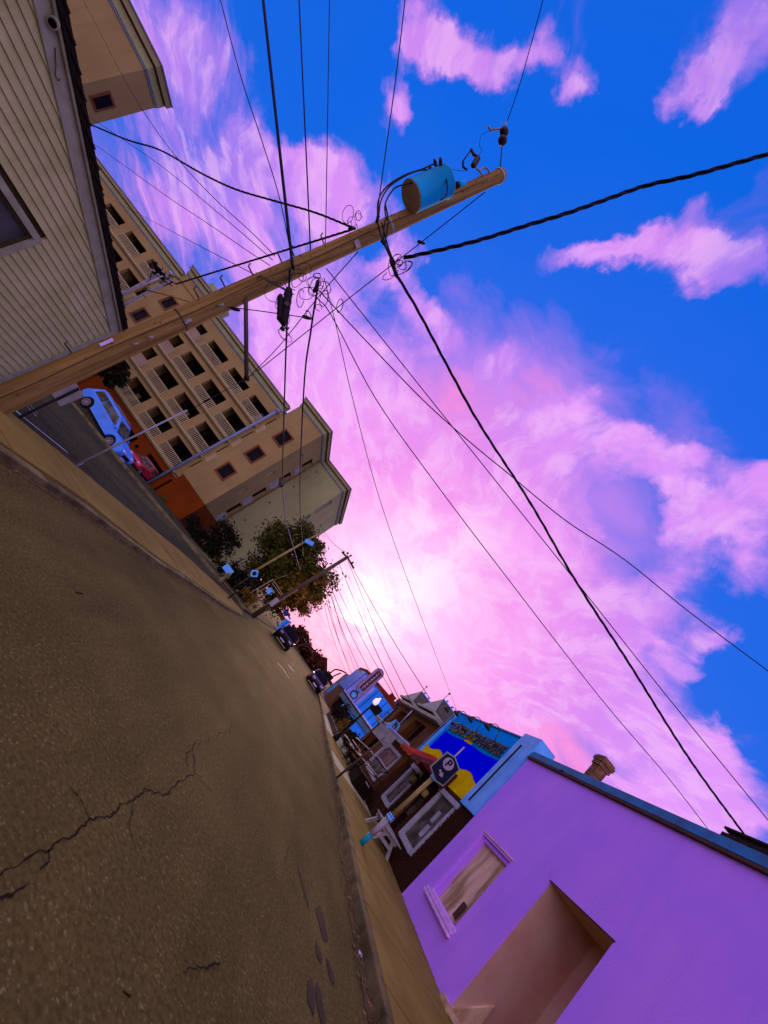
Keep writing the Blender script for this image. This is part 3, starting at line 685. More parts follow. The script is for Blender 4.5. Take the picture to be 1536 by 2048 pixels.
# ================================================================== PLAYHOUSE
ph = thing('playhouse', 'brick playhouse with a blue and yellow painted sign panel above', 'building', (WX, 15.5, 0))
Y0, Y1 = 12.06, 18.75
wins = [(13.05, 14.5, .72, 2.32), (16.55, 17.75, .75, 2.2)]
door = (14.95, 16.05, .14, 2.15)
mb = MB(); wall_x(mb, WX+.06, WX+.4, Y0, Y1, 0, 2.58, wins+[door]); mb.build('brick_backing', 'mortar', ph)
bms = []
bw, bh = .20, .062
row = 0; z = .02; cells = []
while z < 2.52:
    y = Y0-(bw+.012)*(.5 if row % 2 else 0)
    while y < Y1:
        ya, yb = max(y, Y0), min(y+bw, Y1)
        if yb-ya > .04:
            inside = False
            for h in wins+[door]:
                if z+bh > h[2] and z < h[3] and yb > h[0] and ya < h[1]:
                    if ya < h[0]-.05: yb = h[0]
                    elif yb > h[1]+.05: ya = h[1]
                    else: inside = True
            if not inside and yb-ya > .03: cells.append((ya, yb, z))
        y += bw+.012
    z += bh+.012; row += 1
cells.sort(key=lambda c: (c[0]+c[1])*.5 + 0*c[2])
near = [c for c in cells if c[2] > .1][:300]; ns_ = set(near)
# joined field of the far bricks
mb = MB()
for c in cells:
    if c in ns_: continue
    e = random.uniform(0, .012); mb.box((WX+.005+e, c[0], c[2]), (WX+.07, c[1], c[2]+bh))
setting(mb.build('brickwork', 'brick', ph), 'stuff')
bmesh_ = None
for c in near:
    w_ = round(c[1]-c[0], 2)
    if bmesh_ is None: bmesh_ = {}
    if w_ not in bmesh_:
        b_ = MB(); b_.box((0, 0, 0), (.075, w_, bh)); o_ = b_.build('brick', 'brick', None, org=(0, 0, 0)); bmesh_[w_] = o_
        o_.parent = ph; o = o_
    else:
        o = bmesh_[w_].copy(); C.objects.link(o)
    o.location = Vector((WX+.003+random.uniform(0, .014), c[0], c[2]))-Vector(ph.location)
def framed_window(parent, y0, y1, z0, z1, x=WX, fr=.16, deep=.10, sash=True):
    mb = MB(); mb.box((x-.03, y0-.02, z0-.02), (x+deep, y0+fr*.5, z1)); mb.box((x-.03, y1-fr, z0-.02), (x+deep, y1+.02, z1)); mb.box((x-.05, y0+fr*.5, z0-.04), (x+deep, y1-fr, z0+.12)); mb.box((x-.06, y0-.08, z1-.02), (x+deep, y1+.08, z1+.13))
    f = mb.build('window', 'win_frame', parent, bevel=.008)
    mb = MB(); mb.box((x+.06, y0+fr*.5, z0+.12), (x+.08, y1-fr, z1-.02)); mb.build('pane', 'win_glass', f)
    if sash:
        mb = MB(); mb.box((x+.02, y0+fr*.5, (z0+z1)/2-.03), (x+.07, y1-fr, (z0+z1)/2+.03)); mb.build('meeting_rail', 'win_frame', f)
    return f
for w_ in wins: framed_window(ph, *w_, sash=False)
for (a, b, c, d_) in [(13.45, 13.7, 1.15, 1.5), (13.55, 13.78, 1.6, 1.95)]:
    mb = MB(); mb.box((WX+.045, a, c), (WX+.058, b, d_)); mb.build('window_poster', 'win_frame', ph)
mb = MB(); mb.box((WX+.25, door[0], door[2]), (WX+.3, door[1], door[3])); dr = mb.build('door', 'house_dark', ph)
mb = MB(); mb.box((WX+.20, door[0]+.18, 1.15), (WX+.26, door[1]-.3, 1.95)); mb.build('pane', 'win_glass', dr)
mb = MB(); mb.box((WX+.15, door[0]+.1, 1.0), (WX+.19, door[0]+.14, 1.3)); mb.build('handle', 'galv', dr)
# sign panel above
mb = MB(); mb.box((WX+.02, Y0+1.0, 2.60), (WX+.3, Y1-.1, 4.97)); mb.build('parapet', 'sign_sky', ph)
def sheet(fz_lo, fz_hi, y0, y1, x, name, m, n=40):
    mb = MB()
    for k in range(n):
        a = y0+(y1-y0)*k/n; b = y0+(y1-y0)*(k+1)/n
        mb.prism([(x, a, fz_lo(a)), (x, b, fz_lo(b)), (x, b, fz_hi(b)), (x, a, fz_hi(a))], (.012, 0, 0))
    return mb.build(name, m, ph)
yA, yB = Y0+1.0, Y1-.32
wave = lambda y: 3.22+.05*math.sin(y*2.3)+.05*math.sin(y*4.1+1)+.04*(15.5-y)*.2
hor = lambda y: 4.02+.03*math.sin(y*2.1)
sheet(lambda y: 2.58, wave, yA, yB, WX+.004, 'sign_sand', 'sign_yellow')
sheet(lambda y: wave(y), lambda y: hor(y), yA+.12, yB-.35, WX-.008, 'sign_water', 'sign_blue')
sheet(lambda y: hor(y), lambda y: hor(y)+.22+.05*math.sin(y), yA+.1, yB-.35, WX+.002, 'sign_shore', 'sign_teal')
mb = MB(); mb.prism([(WX-.012, 15.35, 4.02), (WX-.012, 16.05, 4.04), (WX-.012, 15.95, 4.28), (WX-.012, 15.45, 4.28)], (.014, 0, 0)); mb.build('sign_sun', 'sign_yellow', ph, bevel=.003)
text('COLONIAL BEACH PLAYHOUSE', 'sign_letters', 'letter_dark', ph, (WX-.03, 15.6, 4.30), (0, -1, 0), (0, 0, 1),   .4, .018, -.002, fit=(4.7, .40))
# pilasters and corner piers
for (a, b, lab) in [(Y0+.02, Y0+.98, 0), (Y1-.30, Y1, 1)]:
    mb = MB(); mb.box((WX-.06, a, 2.50), (WX+.5, b, 5.02 if lab else 5.12)); p_ = mb.build('pilaster', 'bluewhite', ph, bevel=.015)
    m_ = (a+b)/2+.12*(1-lab); mb = MB(); mb.box((WX-.072, m_-.035, 2.68), (WX-.055, m_+.05, 4.72)); mb.build('slot', 'dark_stripe', p_)
mb = MB(); mb.box((WX-.02, Y0+.99, 4.955), (WX+.32, Y1-.31, 5.0)); mb.build('parapet_cap', 'coping', ph)
mb = MB(); mb.box((WX+.42, Y0, 0), (WX+9, Y0+.02, 4.4)); mb.box((WX+.42, Y0, 4.2), (WX+9, Y1, 4.4)); mb.box((WX+.42, Y1-.05, 0), (WX+9, Y1, 4.4)); mb.build('roof', 'metal_roof', ph)
# bracketed cornice returning over the purple building
mb = MB()
mb.box((WX+.52, Y0+.03, 4.7), (WX+1.6, Y0+.2, 4.95))
for k in range(4): mb.box((WX+.55+k*.28, Y0-.12, 4.62), (WX+.66+k*.28, Y0+.2, 4.86))
mb.build('cornice', 'bluewhite', ph, bevel=.01)
# gooseneck sign lamps
for k, yl in enumerate([18.1, 16.9, 15.45, 13.95]):
    gl_ = thing('gooseneck_lamp', ['bronze gooseneck lamp at the far left end above the playhouse letters', 'second bronze gooseneck lamp from the left above the playhouse sign', 'third bronze gooseneck lamp, above the last word of the sign', 'bronze gooseneck lamp nearest the purple building'][k], 'lamp', (WX, yl, 4.72), 'gooseneck lamps along the playhouse sign')
    mb = MB(); pts = [(WX-.0, yl, 4.40), (WX-.12, yl, 4.44), (WX-.18, yl+.02, 4.58), (WX-.24, yl+.08, 4.80), (WX-.38, yl+.15, 4.84), (WX-.48, yl+.19, 4.70)]
    mb.tube(smooth_path(pts, 6), .014, 6); mb.build('arm', 'bronze', gl_)
    mb = MB(); mb.lathe((WX-.48, yl+.19, 4.74), (-.15, 0, -1), [(.03, 0), (.04, .06), (.06, .09), (.13, .18), (.135, .20)], 14); mb.build('shade', 'bronze', gl_)
    mb = MB(); mb.lathe((WX-.0, yl, 4.40), (-1, 0, 0), [(.07, 0), (.065, .04), (.03, .10)], 10); mb.build('wall_plate', 'bronze', gl_)
# awning
aw = thing('awning', 'red cloth awning over the playhouse door with scalloped hem', 'awning', (WX, 15.5, 2.4))
def awn(ya, yb, m):
    mb = MB(); n = 14
    xo = -1.05
    for k in range(n):
        a = ya+(yb-ya)*k/n; b = ya+(yb-ya)*(k+1)/n
        wv = lambda y: .03*math.sin(y*14)
        mb.face([(WX-.02, a, 3.0+wv(a)*.3), (WX-.02, b, 3.0+wv(b)*.3), (WX+xo, b, 2.36+wv(b)), (WX+xo, a, 2.36+wv(a))], True)
        mb.face([(WX+xo, a, 2.36+wv(a)), (WX+xo, b, 2.36+wv(b)), (WX+xo-.01, b, 2.20+.05*abs(math.sin(b*5.2))), (WX+xo-.01, a, 2.20+.05*abs(math.sin(a*5.2)))])
    mb.face([(WX-.02, ya, 3.0), (WX+xo, ya, 2.36), (WX-.02, ya, 2.36)]); mb.face([(WX-.02, yb, 3.0), (WX+xo, yb, 2.36), (WX-.02, yb, 2.36)])
    return mb
awn(15.4, 17.0, 0).build('cloth', 'red_cloth', aw); awn(14.35, 15.38, 0).build('cloth', 'maroon_cloth', aw)
# lanterns
for k, (yl, zl) in enumerate([(16.25, 1.95), (14.72, 1.95)]):
    ln = thing('wall_lantern', ['wall lantern between the awning and the far brick-wall window', 'wall lantern between the playhouse door and the near window'][k], 'lantern', (WX-.1, yl, zl), 'lanterns beside the playhouse door')
    mb = MB(); mb.lathe((WX-.18, yl, zl-.14), (0, 0, 1), [(.04, 0), (.085, .05), (.10, .22), (.09, .24)], 8); mb.build('glass', 'post_yellow', ln)
    mb = MB(); mb.lathe((WX-.18, yl, zl+.10), (0, 0, 1), [(.13, 0), (.05, .10), (.015, .16)], 8); mb.lathe((WX-.18, yl, zl-.18), (0, 0, 1), [(.02, 0), (.09, .03), (.10, .05)], 8); mb.tube([(WX, yl, zl), (WX-.14, yl, zl+.15)], .015, 5); mb.build('frame', 'black_metal', ln)
# chimney and the standing-seam roof
ch = thing('chimney', 'old brick chimney with a corbelled top rising behind the purple wall', 'chimney', (8, 13.5, 4))
c0 = at(1172, 1562, X=8); c1 = at(1198, 1528, X=8)
cx, cy = 8.15, 13.55
zt = at(1197, 1518, X=8).z+.1
mb = MB(); z = 4.1; k = 0; rows_ = []
while z < zt:
    s_ = .165+(.04 if z > zt-.30 else 0)+(.03 if z > zt-.18 else 0)-(.03 if z > zt-.07 else 0)
    for sx in (-1, 1):
        for off in (-1, 1):
            j = (k % 2)*.06
            e = random.uniform(0, .008)
            mb.box((cx-s_+e, cy+(-s_ if off < 0 else j), z), (cx+s_-e, cy+(j-.012 if off < 0 else s_), z+.055)) if sx < 0 else None
    z += .067; k += 1
setting(mb.build('brickwork', 'brick_chimney', ch), 'stuff')
mb = MB(); mb.box((cx-.145, cy-.145, 4.0), (cx+.145, cy+.145, zt-.02)); mb.build('core', 'mortar', ch)
mr_ = thing('metal_roof', 'dark ribbed metal roof between the playhouse and the chimney', 'roof', (8, 15, 4.4))
mb = MB()
q = [at(1063, 1500, X=6.9), at(1082, 1478, X=6.9), at(1165, 1540, X=8.0), at(1150, 1562, X=8.0)]
mb.prism([(6.6, 17.4, 4.35), (8.4, 17.4, 5.15), (8.4, 13.6, 5.0), (6.6, 13.2, 4.3)], (0, 0, -.05)); mb.build('sheet', 'metal_roof', mr_)
for k in range(15):
    yy = 13.4+k*.28; mb = MB(); mb.prism([(6.6, yy, 4.36), (6.6, yy+.05, 4.36), (8.4, yy+.05, 5.16-.02), (8.4, yy, 5.16-.02)], (0, 0, .05)); mb.build('seam', 'eave_dark', mr_)

# ================================================================== BENCH, PARKING SIGN, RAILINGS
def bench():
    b = thing('bench', 'low white wooden bench with slanted legs against the playhouse bricks', 'bench', (5.25, 14.1, .14))
    y0, y1, xf, xb, zt = 13.45, 14.6, 5.02, 5.48, .60
    for yy in (y0, y1):
        for (xa, xc) in ((xf-.10, xf+.12), (xb+.10, xb-.12)):
            mb = MB(); mb.prism([(xa-.05, yy-.04, .14), (xa+.05, yy-.04, .14), (xc+.05, yy-.04, zt-.05), (xc-.05, yy-.04, zt-.05)], (0, .08, 0)); mb.build('leg', 'bench_white', b, bevel=.006)
        mb = MB(); mb.box((xf-.02, yy-.035, .30), (xb+.02, yy+.035, .39)); mb.build('side_rail', 'bench_white', b, bevel=.006)
        mb = MB(); mb.box((xf-.03, yy-.05, zt-.12), (xb+.03, yy+.05, zt-.03)); mb.build('top_rail', 'bench_white', b, bevel=.006)
    for k in range(4):
        mb = MB(); mb.box((xf-.06+k*.165, y0-.12, zt-.03), (xf+.095+k*.165, y1+.12, zt)); mb.build('seat_slat', 'bench_white', b, bevel=.006)
    mb = MB(); mb.box((xf+.2, y0, .31), (xf+.3, y1, .38)); mb.build('stretcher', 'bench_white', b, bevel=.006)
bench()
# parking sign on its timber-coloured post
PY = 11.1; pbs = at(712, 1697, Y=PY); ptp = at(866, 1556, Y=PY)
pk = thing('parking_sign', 'dark pointed parking sign with a white P and arrow on a tan post', 'sign', (pbs.x, PY, 0))
pa = Vector((pbs.x, PY, .14)); pc = Vector((ptp.x, PY, ptp.z))
mb = MB(); mb.tube([pa, pa.lerp(pc, .13)], .062, 12); mb.build('base_sleeve', 'green_paint', pk)
mb = MB(); mb.tube([pa.lerp(pc, .131), pa.lerp(pc, .36)], .068, 12); mb.build('lower_post', 'bench_white', pk)
mb = MB(); mb.tube([pa.lerp(pc, .36), pa.lerp(pc, .395)], .088, 12); mb.tube([pa.lerp(pc, .40), pa.lerp(pc, .42)], .080, 12); mb.build('collar', 'bluewhite', pk)
mb = MB(); mb.tube([pa.lerp(pc, .42), pa.lerp(pc, .985)], .048, 12); mb.build('upper_post', 'post_yellow', pk)
mb = MB(); mb.tube([pa.lerp(pc, .985), pc+Vector((0, 0, .03))], .072, 12); mb.build('cap', 'bluewhite', pk)
mb = MB(); mb.tube([pa.lerp(pc, .99), pc+Vector((0, 0, 1.0))], .02, 8); mb.build('rod', 'galv', pk)
sy = PY-.10
S4 = [at(*q, Y=sy) for q in [(882,1572),(862,1545),(858,1535),(896,1503),(904,1512),(918,1540),(890,1571)]]
S4 = [at(*q, Y=sy) for q in [(860,1533),(895,1503),(911,1514),(920,1539),(886,1573),(870,1562)]]
mb = MB(); mb.prism(S4, (0, .03, 0)); pl = mb.build('panel', 'sign_edge', pk)
cen = sum(S4, Vector())/len(S4)
mb = MB(); mb.prism([cen+(p-cen)*.90+Vector((0, -.012, 0)) for p in S4], (0, .01, 0)); mb.build('face', 'navy', pl)
pc_ = at(897, 1528, Y=sy-.02)
mb = MB(); mb.lathe(pc_+Vector((0, .004, 0)), (0, -1, 0), [(.135, 0), (.135, .006)], 28); mb.build('roundel', 'sign_grey', pl)
Rr = Vector((.93, 0, -.22)); Uu = Vector((.22, 0, .93))
text('P', 'letter', 'navy', pk, pc_+Vector((0, -.010, 0)), Vector((1, 0, -.02))*.9, Vector((.02, 0, 1))*1.0, .27, .004, .004)
ac = at(882, 1547, Y=sy-.02)
def arrow(c, s, m, parent, d=(0, -1)):
    f = Vector((d[0], 0, d[1])).normalized(); n = Vector((-f.z, 0, f.x))
    mb = MB(); pts = [c-f*s+n*s*.28, c-f*s-n*s*.28, c-n*s*.28, c-n*s*.75, c+f*s, c+n*s*.75, c+n*s*.28]
    mb.prism([p+Vector((0, -.006, 0)) for p in pts], (0, .006, 0)); return mb.build('arrow', m, parent)
arrow(ac, .085, 'sign_grey', pk, (.75, -.30))

# second sign post with a blank grey back
Q0 = at(673, 1556, Z=.14); Yq = Q0.y
ss = thing('street_sign', 'back of a grey square street sign on a thin brown post', 'sign', Q0)
q1 = at(755, 1478, Y=Yq); q2 = at(790, 1447, Y=Yq)
mb = MB(); mb.tube([Q0, at(770, 1474, Y=Yq)], .035, 8); mb.build('post', 'pole_far', ss)
mb = MB(); sq = [at(*p, Y=Yq-.03) for p in [(744,1463),(763,1446),(769,1452),(792,1474),(789,1480),(774,1498),(768,1492)]]; mb.prism(sq, (0, .012, 0)); mb.build('plate', 'grey_metal', ss)
p1 = at(780, 1488, Y=Yq-.02); mb = MB(); mb.tube([p1, at(789, 1478, Y=Yq-.02)], .012, 5); mb.build('bracket', 'galv', ss)

# projecting white sign with letters
hs_ = thing('hanging_sign', 'pale blue hanging shop sign with three grey letters beside the grey sign back', 'sign', (5.2, 23, 3))
sc_ = [at(*q, Y=23.0) for q in [(772,1452),(791,1439),(801,1449),(797,1460),(795,1470),(787,1475)]]
sc_ = [at(*q, Y=23.0) for q in [(771,1454),(775,1446),(781,1446),(792,1439),(801,1449),(796,1460),(798,1467),(791,1475)]]
mb = MB(); mb.prism(sc_, (0, .08, 0)); mb.build('board', 'bluewhite', hs_)
for k, (q, t) in enumerate([((783,1460),'I'), ((788,1455),'O'), ((793,1449),'B')]):
    text(t, 'letter', 'oval_brown', hs_, at(*q, Y=22.97), (-.34, 0, .9), (-.9, 0, -.34) if False else (-.75, 0, .3), .38, .01, .01)
mb = MB(); mb.tube([at(800, 1447, Y=23.05), at(825, 1421, Y=23.05)], .03, 6); mb.build('bracket_arm', 'cream_band', hs_)

# railings, tables and chairs of the pavement terrace
tr = thing('terrace_railing', 'black metal railing with pale top rails round the pavement terrace', 'railing', (5.0, 20, .14))
posts = [((689,1508),(710,1492)),((683,1497),(690,1478)),((699,1512),(716,1500)),((712,1535),(745,1512)),((722,1590),(730,1583))]
mb = MB()
for a, b in posts:
    A = at(*a, Z=.14); 
    mb.tube([A, A+Vector((0, 0, 1.0))], .02, 6)
mb.build('post', 'black_metal', tr)
for (a, b) in [((716,1507),(734,1527)),((690,1470),(706,1492)),((700,1488),(716,1507)),((720,1542),(738,1575)),((736,1541),(762,1565)),((712,1475),(737,1497)),((738,1497),(750,1513)),((734,1527),(748,1543)),((748,1543),(760,1565))]:
    YA = 18.5; mb = MB(); mb.tube([at(*a, Y=YA), at(*b, Y=YA-.9)], .022, 6); mb.build('rail', 'bench_white' if random.random() < .7 else 'black_metal', tr)
for (a, b) in [((750,1513),(777,1548)),((748,1543),(776,1545)),((712,1535),(745,1512)),((688,1515),(712,1498)),((698,1510),(725,1490)),((722,1592),(737,1580))]:
    mb = MB(); mb.tube([at(*a, Y=18), at(*b, Y=17.8)], .02, 6); mb.build('bar', 'black_metal', tr)
def terrace_chair(x, y, rz, label):
    t = thing('terrace_chair', label, 'chair', (x, y, .14), 'chairs on the pavement terrace', rz)
    o0 = Vector((0, 0, 0))
    for sx in (-.2, .2):
        for sy_ in (-.2, .2):
            mb = MB(); mb.tube([(sx, sy_, 0), (sx, sy_, .45 if sy_ < 0 else .92)], .015, 5); o = mb.build('leg', 'black_metal', None, org=(0,0,0)); o.parent = t
    mb = MB(); mb.box((-.22, -.22, .43), (.22, .22, .47)); o = mb.build('seat', 'house_brown', None, org=(0,0,0)); o.parent = t
    mb = MB()
    for z_ in (.6, .72, .84): mb.box((-.2, .19, z_), (.2, .22, z_+.07))
    o = mb.build('backrest', 'house_brown', None, org=(0,0,0)); o.parent = t
    return t
tc0 = terrace_chair(5.2, 20.2, .4, 'brown terrace chair nearest the brick wall')
copy_tree(tc0, (4.95, 21.3, .14), 2.2, 'brown terrace chair in the middle of the railing')
copy_tree(tc0, (5.3, 22.6, .14), -1.0, 'brown terrace chair behind the middle chair')
copy_tree(tc0, (5.0, 24.0, .14), 1.2, 'brown terrace chair beside the street lamp')
def table(x, y, label):
    t = thing('terrace_table', label, 'table', (x, y, .14), 'tables on the pavement terrace')
    mb = MB(); mb.lathe((x, y, .86), (0, 0, 1), [(.36, 0), (.37, .02), (.36, .035)], 20); mb.build('tabletop', 'board', t)
    mb = MB(); mb.tube([(x, y, .14), (x, y, .86)], .03, 8); mb.lathe((x, y, .14), (0, 0, 1), [(.22, 0), (.2, .02), (.04, .06)], 14); mb.build('pedestal', 'black_metal', t)
table(5.15, 20.9, 'small round terrace table near the brick wall'); table(5.1, 23.3, 'small round terrace table nearer the street lamp')
bn = thing('planter', 'dark rectangular planter standing against the brick wall', 'planter', (5.2, 18.2, .14))
mb = MB(); mb.box((4.75, 17.9, .14), (5.5, 19.2, .62)); mb.build('box', 'house_dark', bn, bevel=.02); mb = MB(); mb.box((4.72, 17.88, .62), (5.53, 19.22, .67)); mb.build('rim', 'eave_dark', bn)

# ================================================================== PLANTS helper
def foliage(n, cen, rad, size, seedo=0, clump=.5, flat=1.):
    mb = MB(); rnd = random.Random(seedo); cen = Vector(cen); cl = []
    for _ in range(int(26+n/450)):
        while True:
            v_ = Vector((rnd.uniform(-1, 1), rnd.uniform(-1, 1), rnd.uniform(-1, 1)))
            if .25 < v_.length < 1: break
        cl.append((cen+Vector((v_.x*rad[0], v_.y*rad[1], v_.z*rad[2]))*(.86+.3*mn.noise(v_*2.1+Vector((seedo, 0, 0)))), rnd.uniform(.14, .34)))
    for _ in range(n):
        c_, cr_ = cl[int(rnd.random()**1.1*len(cl))]
        o_ = Vector((rnd.gauss(0, 1), rnd.gauss(0, 1), rnd.gauss(0, .8)))*cr_*clump*min(rad)
        p = c_+o_; a = Vector((rnd.uniform(-1, 1), rnd.uniform(-1, 1), rnd.uniform(-.6, .9))).normalized(); b = a.cross(Vector((rnd.uniform(-1, 1), rnd.uniform(-1, 1), rnd.uniform(-1, 1)))).normalized()
        s_ = size*rnd.uniform(.6, 1.4); mb.face([p-a*s_, p-b*s_*.45, p+a*s_, p+b*s_*.45])
    return mb
def bush(name, label, cen, rad, n, size, m, seedo, cat='shrub', group=None):
    cen = tuple(cen)
    t = thing(name, label, cat, (cen[0], cen[1], gz(cen[0])), group)
    setting(foliage(n, cen, rad, size, seedo, .9).build('foliage', m, t), 'stuff')
    mb = MB(); mb.tube([(cen[0], cen[1], gz(cen[0])), (cen[0], cen[1], cen[2])], .04, 5); mb.build('stem', 'bark', t)
    return t

# ================================================================== DORMER HOUSE
dh = thing('dormer_house', 'brown wooden house with two grey hipped dormers past the playhouse', 'house', (WX, 23, 0))
mb = MB(); wall_x(mb, WX, WX+.3, 19.0, 27.0, 0, 4.05, [(20.2, 22.3, 2.75, 3.75), (23.4, 25.6, 2.75, 3.75), (19.5, 22.6, .7, 2.1), (23.6, 26.0, .14, 2.2)])
mb.box((WX+.3, 19.0, 0), (WX+6, 19.25, 4.05)); mb.box((WX+.3, 26.75, 0), (WX+6, 27.0, 4.05))
mb.build('wall', 'house_brown', dh)
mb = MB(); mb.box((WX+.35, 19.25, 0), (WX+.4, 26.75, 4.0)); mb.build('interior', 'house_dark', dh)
for (a, b, c, d_) in [(20.2, 22.3, 2.75, 3.75), (23.4, 25.6, 2.75, 3.75)]:
    mb = MB(); mb.box((WX+.05, a, c), (WX+.09, b, c+.06)); mb.box((WX+.05, (a+b)/2-.03, c), (WX+.09, (a+b)/2+.03, d_)); mb.build('window', 'house_brown', dh)
f_ = framed_window(dh, 19.6, 22.5, .75, 2.05, fr=.2)
mb = MB(); mb.box((WX-.35, 18.9, 2.42), (WX+.1, 27.1, 2.60)); mb.build('canopy', 'roof_pale', dh); mb = MB(); mb.box((WX-.37, 18.9, 2.60), (WX-.31, 27.1, 2.66)); mb.build('gutter', 'cream_band', dh)
mb = MB(); mb.box((WX-.28, 18.95, 4.05), (WX+.3, 27.05, 4.22)); mb.build('cornice', 'roof_trim', dh, bevel=.02)
mb = MB(); mb.prism([(WX-.25, 19, 4.22), (WX+6, 19, 4.22), (WX+6, 19, 4.6), (WX+2.5, 19, 4.5)], (0, 8, 0)); mb.build('roof', 'roof_grey', dh)
for (ya, yb) in [(24.9, 27.6), (20.6, 23.3)]:
    xz = WX-.12; yc = (ya+yb)/2+.4; H0, H1 = 4.45, 5.42
    mb = MB(); mb.box((xz-.1, ya-.12, H0-.08), (xz+2.4, yb+.12, H0+.03)); dm = mb.build('dormer', 'roof_trim', dh)
    e0, e1 = ya-.05, yb+.05; rr0 = (xz+.30, yc-.1, H1); rr1 = (xz+2.6, yc-.1, H1+.05)
    mb = MB(); mb.face([(xz, e0, H0), (xz, e1, H0), rr0]); mb.build('hip_face', 'roof_pale', dm)
    mb = MB(); mb.face([(xz, e0, H0), rr0, rr1, (xz+2.6, e0, H0)]); mb.face([(xz, e1, H0), rr0, rr1, (xz+2.6, e1, H0)]); mb.build('roof_face', 'roof_grey', dm)
    mb = MB(); mb.tube([rr0, rr1], .035, 6)
    for k in range(5): mb.lathe(Vector(rr0)+Vector((.35*k+.2, 0, .02)), (0, 0, 1), [(.03, 0), (.06, .06), (.02, .14)], 6)
    mb.build('ridge', 'bluewhite', dm)
    mb = MB(); mb.tube([rr0, Vector(rr0)+Vector((0, 0, .35))], .014, 5); mb.lathe(Vector(rr0)+Vector((0, 0, .33)), (0, 0, 1), [(.02, 0), (.06, .05), (.02, .11)], 8); mb.build('finial', 'black_metal', dm)

# ================================================================== BLUE BUILDING, RED ROOF BUILDING, CREAM BUILDING
YB = 48.
def q3(Y, *pts): return [at(*p, Y=Y) for p in pts]
bb = thing('blue_shop', 'bright blue panelled shopfront building carrying a tall oval sign', 'building', (5.6, YB, 0))
Lc, Tc, Rc = at(691, 1374, Y=YB), at(727, 1350, Y=YB), at(791, 1422, Y=YB)
xl, xr, zb, zt_ = 5.62, 10.6, 2.35, 4.75
mb = MB(); mb.box((xl, YB, zb), (xr, YB+9, 5.1)); mb.build('wall', 'blue_panel', bb)
mb = MB(); mb.box((xl+.05, YB+.1, 0), (xr, YB+9, zb)); mb.build('lower_wall', 'house_brown', bb)
mb = MB(); mb.box((xl+.04, YB-.02, 2.5), (xl+1.9, YB+.01, 4.9)); mb.build('panel', 'lilac_panel', bb)
for k in range(7):
    xx = xl+.05+k*.72; 
    mb = MB(); mb.box((xx, YB-.05, zb+.1), (xx+.035, YB, 5.1)); mb.build('seam', 'house_dark', bb)
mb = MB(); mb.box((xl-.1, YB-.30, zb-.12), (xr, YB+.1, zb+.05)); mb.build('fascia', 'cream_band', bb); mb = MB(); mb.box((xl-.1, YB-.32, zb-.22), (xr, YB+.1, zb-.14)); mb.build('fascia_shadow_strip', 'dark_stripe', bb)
mb = MB(); mb.box((xl-.05, YB-.25, zb-.75), (xr, YB+.05, zb-.24)); mb.build('transom', 'teal_dim', bb)
for (xa, xb_, za, zb_) in [(5.9, 6.5, .5, 1.5), (6.8, 7.7, .4, 1.5), (8.6, 9.6, 3.3, 4.2), (8.0, 9.9, .4, 1.4)]:
    mb = MB(); mb.box((xa, YB-.04, za), (xb_, YB+.05, zb_)); w_ = mb.build('window', 'glass_dark', bb)
for (xa, za, zb_) in [(6.55, .5, 1.5), (7.8, .6, 1.7)]:
    mb = MB(); mb.box((xa, YB-.1, za), (xa+.12, YB, zb_)); mb.build('column', 'bluewhite', bb)
for (xa, za, xb_, zb_) in [(7.3, 1.4, 8.4, 2.3), (8.7, .6, 10.2, 2.25)]:
    mb = MB(); mb.box((xa, YB-.08, za), (xb_, YB, zb_)); mb.build('blue_board', 'blue_panel', bb)
for q, t in [((761,1436),'O'), ((770,1431),'D'), ((777,1425),'K')]:
    text(t, 'letter', 'oval_brown', bb, at(*q, Y=YB-.12), (-.55, 0, .8), (-.8, 0, -.05) if False else (-.62, 0, .55), 1.0, .02, .01)
# oval sign
ov = thing('oval_sign', 'tall oval brown sign with pale letters and stripes on the blue shop', 'sign', (6.8, 46, 3))
YO = 46.
oa, ob_ = at(716, 1384, Y=YO), at(765, 1341, Y=YO)
ax = (ob_-oa); Ln = ax.length; ax.normalize(); nx = Vector((ax.z, 0, -ax.x))
def capsule(c, L_, w_, n=12):
    pts = []
    for k in range(n+1): t = -PI/2+PI*k/n; pts.append(c+ax*(L_/2-w_+w_*math.cos(t))+nx*(w_*math.sin(t)))
    for k in range(n+1): t = PI/2+PI*k/n; pts.append(c+ax*(-L_/2+w_+w_*math.cos(t))+nx*(w_*math.sin(t)))
    return pts
oc = (oa+ob_)/2
mb = MB(); mb.prism(capsule(oc, Ln+.1, .52), (0, .25, 0)); mb.build('board', 'oval_brown', ov)
for k, (l_, w_) in enumerate([(Ln-.02, .49), (Ln-.22, .41), (Ln-.42, .33)]):
    mb = MB(); c_ = capsule(oc+Vector((0, -.03, 0)), l_, w_); mb.tube(c_+[c_[0]], .022, 4, cap=False); mb.build('stripe', 'oval_line', ov)
for k, t in enumerate('RIVERBOAT'):
    f = .5-(k+.7)/10.6
    text(t, 'letter', 'oval_line', ov, oc+ax*(Ln*f)+Vector((0, -.05, 0)), (-.1, 0, 1.) if False else (-ax.x*.2-nx.x*-.0+ .75, 0, .0), (0, 0, .9), .30, .02, .012)
mb = MB(); mb.lathe(oc-ax*(Ln*.42)+Vector((0, -.02, 0)), (0, -1, 0), [(.15, 0), (.15, .05)], 16); mb.build('emblem', 'blue_panel', ov)
mb = MB(); mb.box((oc.x-.1, YO+.26, oc.z-.5), (oc.x+.5, YB-.01, oc.z-.3)); mb.build('mount', 'house_dark', ov)
rs = thing('round_sign', 'small round ringed sign below the tall oval sign', 'sign', (6.1, 46.5, 2.5))
p = at(708, 1389, Y=46.5)
